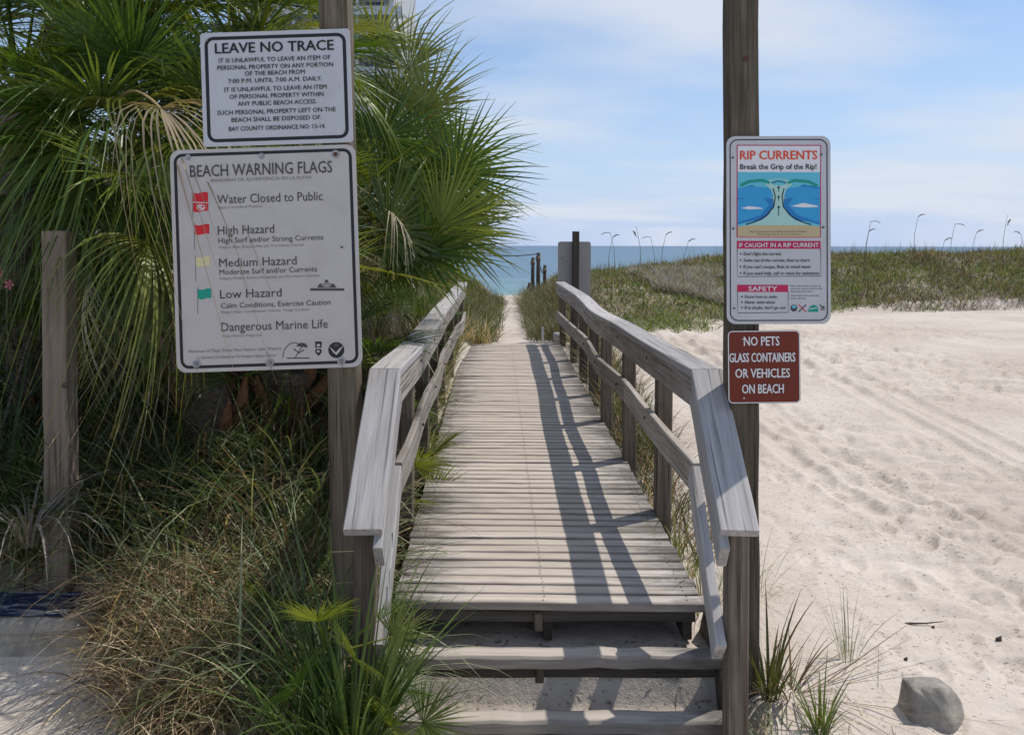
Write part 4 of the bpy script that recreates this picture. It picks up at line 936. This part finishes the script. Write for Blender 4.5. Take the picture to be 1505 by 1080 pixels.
F_ = palm(-3.6, 6.2, (-3.5, 6.1, 3.6), 'tall palm behind at the left, dark against the others', 30, 7, 6, 8)
G = palm(-2.2, 6.3, (-2.15, 6.2, 3.3), 'palm crown hidden behind the tops of the left signs', 30, 8, 6, 8)
H_ = palm(-1.15, 8.1, (-1.15, 8.0, .95), 'small yellow-green palmetto beside the far part of the left railing', 16, 9, 3, 2, rng_el=(-.1, 1.1), scale=.42, r0=.07)
I_ = palm(-2.8, 5.6, (-2.75, 5.5, 1.5), 'low palm in deep shade behind the plain wooden post', 22, 10, 8, 4, scale=.75)
J_ = palm(-1.45, 5.0, (-1.40, 4.95, 1.05), 'low palmetto in deep shade under the warning flags sign', 14, 12, 9, 4, scale=.62, r0=.10, boots=16)
K_ = palm(-4.5, 5.9, (-4.5, 5.8, 1.6), 'low palm cut by the left edge of the view', 24, 14, 6, 6)
FW = [frond_mesh(60+i, .85, 24, 1.5, .9, 1.0, 1.8, .55, .2, 1.5) for i in range(2)]
for m_ in FW: m_.materials.append(M['frond'])
for k in range(8): link('frond', FW[k % 2], None, A, orient(Vector((-2.12, 4.40, 2.38)), -PI/2+(-1.4+.36*k), .1+.25*(k % 3), .3*((k % 3)-1)) @ Matrix.Scale(.66, 4))
# small bright palmettos at the foot of the left railing
def palmetto(x, y, label, n, sc, seed, rng_el=(.2, 1.3), aim=None):
    z0 = gz(x, y)-.03; o = empty('palmetto', (x, y, z0), label, 'palmetto', 'small palmettos by the steps'); rr_ = random.Random(seed)
    for k in range(n):
        az = 2.4*k+rr_.uniform(-.3, .3) if aim is None else aim[0]+rr_.uniform(-aim[1], aim[1])
        el = rng_el[0]+(rng_el[1]-rng_el[0])*(k+.5)/n
        link('frond', FR[(k+seed) % 8], None, o, orient(Vector((x, y, z0)), az, el, rr_.uniform(-.8, .8)) @ Matrix.Scale(sc*rr_.uniform(.8, 1.15), 4))
    return o
palmetto(-.70, 3.02, 'bright green palmetto at the foot of the left railing beside the steps', 7, .26, 3, (.5, 1.3), (-.3, 1.0))
pf = empty('palmetto', (-.60, 2.82, -.03), 'bright palmetto fans right under the end of the left railing cap', 'palmetto', 'small palmettos by the steps')
for k, (x_, z_, az_, el_, sc_) in enumerate(((-.60, .42, -.2, .75, .22), (-.60, .40, .1, .25, .22), (-.62, .36, -.9, .6, .24), (-.60, .28, .2, -.1, .22), (-.64, .30, -2.0, .5, .24), (-.60, .22, -.6, .2, .26), (-.66, .40, -1.5, .9, .24), (-.62, .15, -.2, .1, .26))):
    link('frond', FR[k], None, pf, orient(Vector((x_, 2.80, z_)), az_, el_, 1.2*math.sin(k*2.1)) @ Matrix.Scale(sc_, 4))
link('stem', tube_mesh('stem', [(-.60, 2.82, -.03), (-.61, 2.80, .42)], [.022, .014], 7), M['bollard'], pf)
palmetto(-.95, 3.75, 'shaded palmetto directly behind the foot of the left sign post', 7, .30, 5)
palmetto(-.78, 5.0, 'palmetto poking through the left railing near its bend', 8, .45, 8, (.2, 1.2))

# ------------------------------------------------------------------ left foreground grass, tangled (uncountable)
r = np.random.default_rng(21); parts = []
def mass(n, xr, yr_, keep, h, th, bend, w, cols, segs=6, dzr=(0, 0), azm=None):
    x = r.uniform(*xr, n); y = r.uniform(*yr_, n); k = r.random(n) < keep(x, y); x, y = x[k], y[k]; n = len(x)
    z = ground_z(x, y)-.02+r.uniform(dzr[0], dzr[1], n); a = r.uniform(0, 6.28, n) if azm is None else r.normal(azm[0], azm[1], n)
    parts.append(blades(np.stack([x, y, z], -1), h*r.uniform(.55, 1.15, n), a, r.uniform(*th, n), r.uniform(*bend, n), w*r.uniform(.6, 1.3, n), palette(n, cols, r, .3), segs, r.uniform(-.9, .9, n)))
bare = lambda x, y: 1-(1-ss(y, 3.22, 3.45))*ss(-x, 1.35, 1.55)       # sand strip bottom left stays bare
kerbk = lambda x, y: 1-ss(-x, 1.72, 1.80)*(1-ss(y, 3.80, 3.88))
mass(8500, (-2.1, -.62), (2.95, 3.75), lambda x, y: bare(x, y)*kerbk(x, y)*ss(-x, .68, .85), .50, (.05, .8), (.6, 2.4), .0075, STRAW+BROWN+[(.34, .27, .18)])
mass(4200, (-1.95, -.9), (3.15, 3.7), lambda x, y: bare(x, y)*kerbk(x, y), .32, (.7, 1.6), (-.2, 1.4), .0065, STRAW+[(.42, .34, .24)], dzr=(.02, .28))
mass(750, (-1.6, -.66), (2.95, 3.7), lambda x, y: bare(x, y)*(.25+.75*ss(x, -1.15, -.95)), .80, (.0, .5), (.9, 2.6), .0095, GREEN+SILVER+SILVER)
mass(2600, (-4.2, -1.75), (3.84, 4.6), lambda x, y: 1+0*x, .80, (.0, .5), (1.0, 2.6), .0105, GREEN+SILVER+SILVER+STRAW[:1])
mass(1700, (-2.4, -.8), (3.5, 4.6), kerbk, .95, (.0, .6), (.8, 2.3), .011, GREEN+SILVER+BROWN)
mass(1600, (-3.2, -.8), (3.7, 5.2), lambda x, y: 1+0*x, .6, (.3, 1.4), (.2, 1.6), .012, BROWN+STRAW[:2])
V, Q, C = join(parts); tag(link('tangled_grass', np_mesh('tangled_grass', V, Q, C), M['blade']), 'tangled dry and green grass covering the bank left of the steps', 'grass', kind='stuff')
# tall shade-side filler undergrowth behind
parts = []
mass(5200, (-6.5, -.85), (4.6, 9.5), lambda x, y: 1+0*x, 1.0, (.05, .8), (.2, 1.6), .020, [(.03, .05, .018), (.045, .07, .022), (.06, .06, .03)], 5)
mass(2200, (-.86, -.66), (4.0, 10.8), lambda x, y: 1+0*x, .42, (.05, .8), (.3, 1.8), .008, GREEN+STRAW+SILVER, 5)
mass(4200, (.86, 1.22), (4.4, 11.2), lambda x, y: .35+.65*ss(y, 5, 7), .52, (.05, .9), (.3, 1.8), .009, GREEN+BROWN+BROWN+STRAW[:1], 5)
mass(900, (-.75, -.30), (10.9, 12.2), lambda x, y: 1+0*x, .45, (.05, .9), (.3, 1.8), .010, GREEN+STRAW, 4)
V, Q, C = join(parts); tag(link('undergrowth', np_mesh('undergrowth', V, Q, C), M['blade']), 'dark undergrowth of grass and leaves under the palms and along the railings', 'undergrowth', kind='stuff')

# countable clumps
clump('grass_clump', -.555, 2.70, 150, .80, 'upright green blades directly under the lower end of the left railing cap', cols=[(.07, .12, .03), (.12, .18, .045), (.05, .09, .025)], width=.015, spread=.07, th=(.0, .30), bend=(.1, 1.2), seed=41, z=-.03)
clump('grass_clump', .90, 4.15, 60, .42, 'yellow-green tuft behind the first full-height post of the right railing', cols=[(.16, .19, .04), (.20, .21, .06)], width=.008, spread=.07, th=(.0, .6), bend=(.3, 1.6), seed=42)
clump('grass_clump', .92, 3.75, 60, .40, 'tangled green tuft outside the right railing beside the deck front', cols=GREEN+STRAW, width=.007, spread=.09, th=(.0, .7), bend=(.3, 1.6), seed=43)
clump('grass_clump', -.80, 3.22, 90, .95, 'tall drooping green grass hiding the foot of the left sign post', cols=GREEN+SILVER, width=.011, spread=.10, th=(.0, .35), bend=(.8, 2.4), seed=33)
clump('grass_clump', -.60, 2.66, 60, .66, 'broad dark strap-leaved clump hiding the foot of the left railing', cols=[(.04, .08, .022), (.07, .12, .03), (.10, .16, .04), (.03, .06, .02)], width=.022, spread=.07, th=(.0, .42), bend=(.1, 1.4), seed=31, z=-.05)
clump('grass_clump', -.74, 2.80, 110, .52, 'dense grass clump leaning left from the foot of the left railing', cols=GREEN+SILVER+STRAW[:1], width=.009, spread=.10, th=(.0, .6), bend=(.5, 2.0), seed=32, z=-.03)
clump('grass_clump', -.70, 3.08, 70, .62, 'tall green strap-leaved clump beside the left foot of the steps', cols=[(.05, .095, .025), (.07, .12, .03), (.04, .08, .03)], width=.017, spread=.05, th=(.0, .45), bend=(.1, 1.6), seed=1)
clump('grass_clump', -.58, 2.92, 90, .42, 'arching green grass clump spilling over the bottom step', cols=[(.09, .14, .04), (.12, .17, .06), (.07, .11, .035)], width=.008, spread=.05, th=(.2, 1.0), bend=(.5, 1.7), seed=2)
clump('grass_clump', -.62, 3.12, 34, .75, 'long pale grass blades arching right in front of the deck edge', cols=SILVER+[(.26, .28, .18)], width=.006, spread=.04, th=(.1, .5), bend=(1.3, 2.4), seed=3, az=(0.1, .6))
clump('grass_clump', -1.12, 3.30, 80, .72, 'tall silver-green grass clump under the right half of the warning sign', cols=GREEN+SILVER, width=.009, spread=.10, th=(.0, .4), bend=(.5, 2.2), seed=4)
clump('grass_clump', -1.0, 3.45, 60, .62, 'yellow-green clump between the warning sign and the left railing', cols=[(.14, .16, .03), (.18, .19, .04), (.10, .13, .03)], width=.012, spread=.08, th=(.05, .6), bend=(.3, 1.5), seed=5)
clump('strap_leaf_plant', -2.22, 3.60, 50, .85, 'weeping pale strap-leaved plant in front of the plain wooden post', 'plant', cols=[(.26, .23, .21), (.20, .18, .15), (.14, .16, .09)], width=.014, spread=.03, th=(.0, .35), bend=(2.4, 3.1), seed=6, z=.46)
clump('strap_leaf_plant', -2.62, 4.0, 60, 1.25, 'upright dark green strap-leaved plant at the left edge below the plain post top', 'plant', cols=[(.035, .07, .02), (.05, .09, .03)], width=.022, spread=.08, th=(.0, .45), bend=(.1, 1.1), seed=7)
clump('grass_clump', -1.62, 3.42, 50, .42, 'low pale green clump on top of the straw-coloured mound', cols=SILVER+GREEN, width=.007, spread=.05, th=(.2, .8), bend=(.8, 2.0), seed=8)
clump('dry_leaf', -1.52, 2.98, 3, .62, 'single long pale dry leaf arching over the bank, bottom left', 'leaf', cols=[(.42, .40, .26)], width=.016, spread=.01, th=(.15, .3), bend=(1.0, 1.5), seed=9, az=(.35, .12))
clump('grass_clump', 1.055, 3.20, 38, .44, 'upright yellow-green clump right behind the front railing post', cols=[(.09, .13, .03), (.13, .16, .04), (.06, .09, .025)], width=.013, spread=.03, th=(.0, .6), bend=(.1, .9), seed=10, tipc=[(.10, .07, .045)])
clump('grass_clump', 1.14, 3.22, 44, .40, 'brown dead-leaved grass sprawling beside the right railing foot', cols=BROWN+[(.22, .16, .09)], width=.007, spread=.05, th=(.5, 1.2), bend=(.2, 1.3), seed=11)
clump('grass_clump', 1.18, 2.98, 40, .30, 'young bright green tuft nearest the concrete chunk on its left', cols=[(.10, .15, .035), (.13, .18, .05)], width=.008, spread=.025, th=(.0, .6), bend=(.1, .8), seed=12)
clump('grass_clump', 1.00, 2.90, 150, .20, 'grey-green curly grass mat at the foot of the front right post', cols=SILVER+STRAW[:2]+GREEN, width=.005, spread=.13, th=(.2, 1.3), bend=(.5, 2.4), seed=13)
clump('grass_clump', 1.50, 3.48, 26, .34, 'sparse thin grass sprig standing alone on the sand', cols=[(.18, .22, .12), (.14, .19, .09)], width=.004, spread=.035, th=(.0, .35), bend=(.0, .7), seed=14)
clump('grass_clump', 1.22, 4.1, 60, .45, 'wispy pale grass just right of the right sign post', cols=[(.20, .24, .14), (.26, .26, .17)], width=.003, spread=.14, th=(.0, .8), bend=(.2, 1.3), seed=15)
clump('dry_grass', 1.22, 3.25, 9, .75, 'long dry stems lying over the sand right of the railing foot', 'stems', cols=[(.16, .11, .07), (.22, .17, .11)], width=.006, spread=.05, th=(1.2, 1.5), bend=(.0, .25), seed=16, az=(-.15, .6))
# litter of dry runners on the sand near the steps
r = np.random.default_rng(33); parts = []
mass(420, (1.02, 2.2), (2.7, 4.4), lambda x, y: (1-ss(x, 1.1, 2.1)), .16, (1.2, 1.55), (-.1, .3), .003, BROWN+STRAW, 3)
mass(500, (-3.0, -.9), (2.7, 3.45), lambda x, y: ss(-x, .8, 1.2)*.6, .10, (1.3, 1.6), (-.1, .3), .003, BROWN+[(.07, .05, .04)], 3)
mass(260, (-.45, .85), (2.85, 3.65), lambda x, y: .8+0*x, .035, (1.2, 1.6), (-.3, .5), .008, BROWN+[(.04, .03, .02)], 2, dzr=(.02, .03))
mass(260, (1.05, 1.7), (2.7, 3.4), lambda x, y: (1-ss(x, 1.2, 1.6)), .22, (.7, 1.5), (.2, 1.4), .0035, STRAW+BROWN+SILVER, 5)
V, Q, C = join(parts); tag(link('plant_litter', np_mesh('plant_litter', V, Q, C), M['blade']), 'scattered dry stalks and plant litter on the sand near the steps', 'plant litter', kind='stuff')

# ------------------------------------------------------------------ oleander shrub at the left edge
r = np.random.default_rng(44)
sh = empty('flowering_shrub', (-3.2, 4.9, .2), 'small-leaved glossy shrub with a few pink flowers at the left edge', 'shrub')
n = 2600; ang = r.uniform(0, 6.28, n); rad = .62*r.random(n)**.5; zz = r.uniform(.3, 1.8, n); bx_ = -3.25+rad*np.cos(ang); by_ = 4.55+rad*np.sin(ang)*.7
V, Q, C = blades(np.stack([bx_, by_, zz], -1), r.uniform(.06, .12, n), r.uniform(0, 6.28, n), r.uniform(.3, 2.0, n), r.uniform(0, .6, n), r.uniform(.014, .026, n), palette(n, [(.03, .06, .03), (.05, .085, .045), (.035, .065, .025)], r), 2, r.uniform(-1, 1, n))
link('leaves', np_mesh('leaves', V, Q, C), M['blade'], sh)['kind'] = 'stuff'
for k in range(6):
    a = random.uniform(-.5, .5); link('stem', tube_mesh('stem', [(-3.25+a*.2, 4.6, .2), (-3.25+a*.6, 4.6, .9), (-3.25+a, 4.55+a*.3, 1.7)], [.015, .012, .006], 5), M['post'], sh)
M['pink'] = flat('pink petals', (.55, .12, .20), .6)
for (fx, fy, fz) in ((-2.80, 4.28, 1.70), (-2.76, 4.3, 1.63), (-2.95, 4.2, 1.92)):
    V = []; F = []
    for q in range(5):
        a = q*1.2566; b = len(V); V += [(0, 0, 0), (.022*math.cos(a-.4), -.008, .022*math.sin(a-.4)), (.032*math.cos(a), -.012, .032*math.sin(a)), (.022*math.cos(a+.4), -.008, .022*math.sin(a+.4))]; F.append((b, b+1, b+2, b+3))
    link('flower', mesh('flower', V, F), M['pink'], sh, Matrix.Translation((fx, fy, fz)))

# ------------------------------------------------------------------ far building and cottage glimpsed through the leaves
M['tower'] = flat('tower stucco', (.52, .50, .48), .8); M['towerglass'] = flat('tower glass', (.06, .09, .11), .15, 0, .5); M['slab'] = flat('tower slab', (.62, .61, .60), .7)
tw = empty('apartment_tower', (-21, 125, 0), 'pale high-rise tower with balconies far behind the palm leaves', 'building')
def abox(name, x0, x1, y0, y1, z0, z1, mat, par): return link(name, box_mesh(name, x1-x0, y1-y0, z1-z0, .01), mat, par, Matrix.Translation(((x0+x1)/2, (y0+y1)/2, (z0+z1)/2)))
abox('wall', -42, -18.6, 122, 150, -1, 62, M['tower'], tw); 
sl_me = None
for f in range(19):
    z0 = 3+f*3.1
    o = abox('balcony_slab', -40, -16.9, 119.6, 121.98, z0, z0+.28, M['slab'], tw) if sl_me is None else link('balcony_slab', sl_me, None, tw, Matrix.Translation((-28.45, 120.79, z0+.14)))
    sl_me = o.data
rl_me = wd_me = None
for f in range(19):
    z0 = 3.30+f*3.1
    o = abox('balustrade', -40, -16.95, 119.65, 119.75, z0, z0+1.05, M['tower'], tw) if rl_me is None else link('balustrade', rl_me, None, tw, Matrix.Translation((-28.475, 119.70, z0+.525))); rl_me = o.data
    for xw in (-21.5, -26, -31, -36):
        o = abox('window', xw-1.4, xw+1.4, 121.90, 122.05, z0, z0+2.3, M['towerglass'], tw) if wd_me is None else link('window', wd_me, None, tw, Matrix.Translation((xw, 121.975, z0+1.15))); wd_me = o.data
for xd in (-18.7, -23.8, -28.5, -33.5): abox('pier', xd-.2, xd+.2, 119.8, 121.95, 0, 62, M['tower'], tw)
M['stucco'] = flat('beige stucco', (.50, .41, .31), .9); M['trimblue'] = flat('pale blue siding', (.36, .41, .45), .7); M['roof'] = flat('grey shingles', (.13, .14, .15), .9)
ho = empty('cottage', (-8, 16, 0), 'pale cottage glimpsed through the gap right of the plain post', 'house')
abox('wall', -14, -6.5, 14.5, 20, .95, 2.6, M['stucco'], ho); abox('skirting', -14, -6.42, 14.42, 20, -1.5, .945, M['trimblue'], ho)
link('roof', mesh('roof', [(-14.5, 14, 2.62), (-6.1, 14, 2.62), (-6.1, 20.5, 2.62), (-14.5, 20.5, 2.62), (-14.5, 17.2, 4.1), (-6.1, 17.2, 4.1)], [(0, 1, 5, 4), (2, 3, 4, 5), (1, 2, 5), (3, 0, 4), (3, 2, 1, 0)]), M['roof'], ho)
abox('window', -9.6, -8.6, 14.44, 14.49, 1.3, 2.2, M['towerglass'], ho); abox('door', -12.2, -11.3, 14.44, 14.49, .97, 2.4, M['slab'], ho)
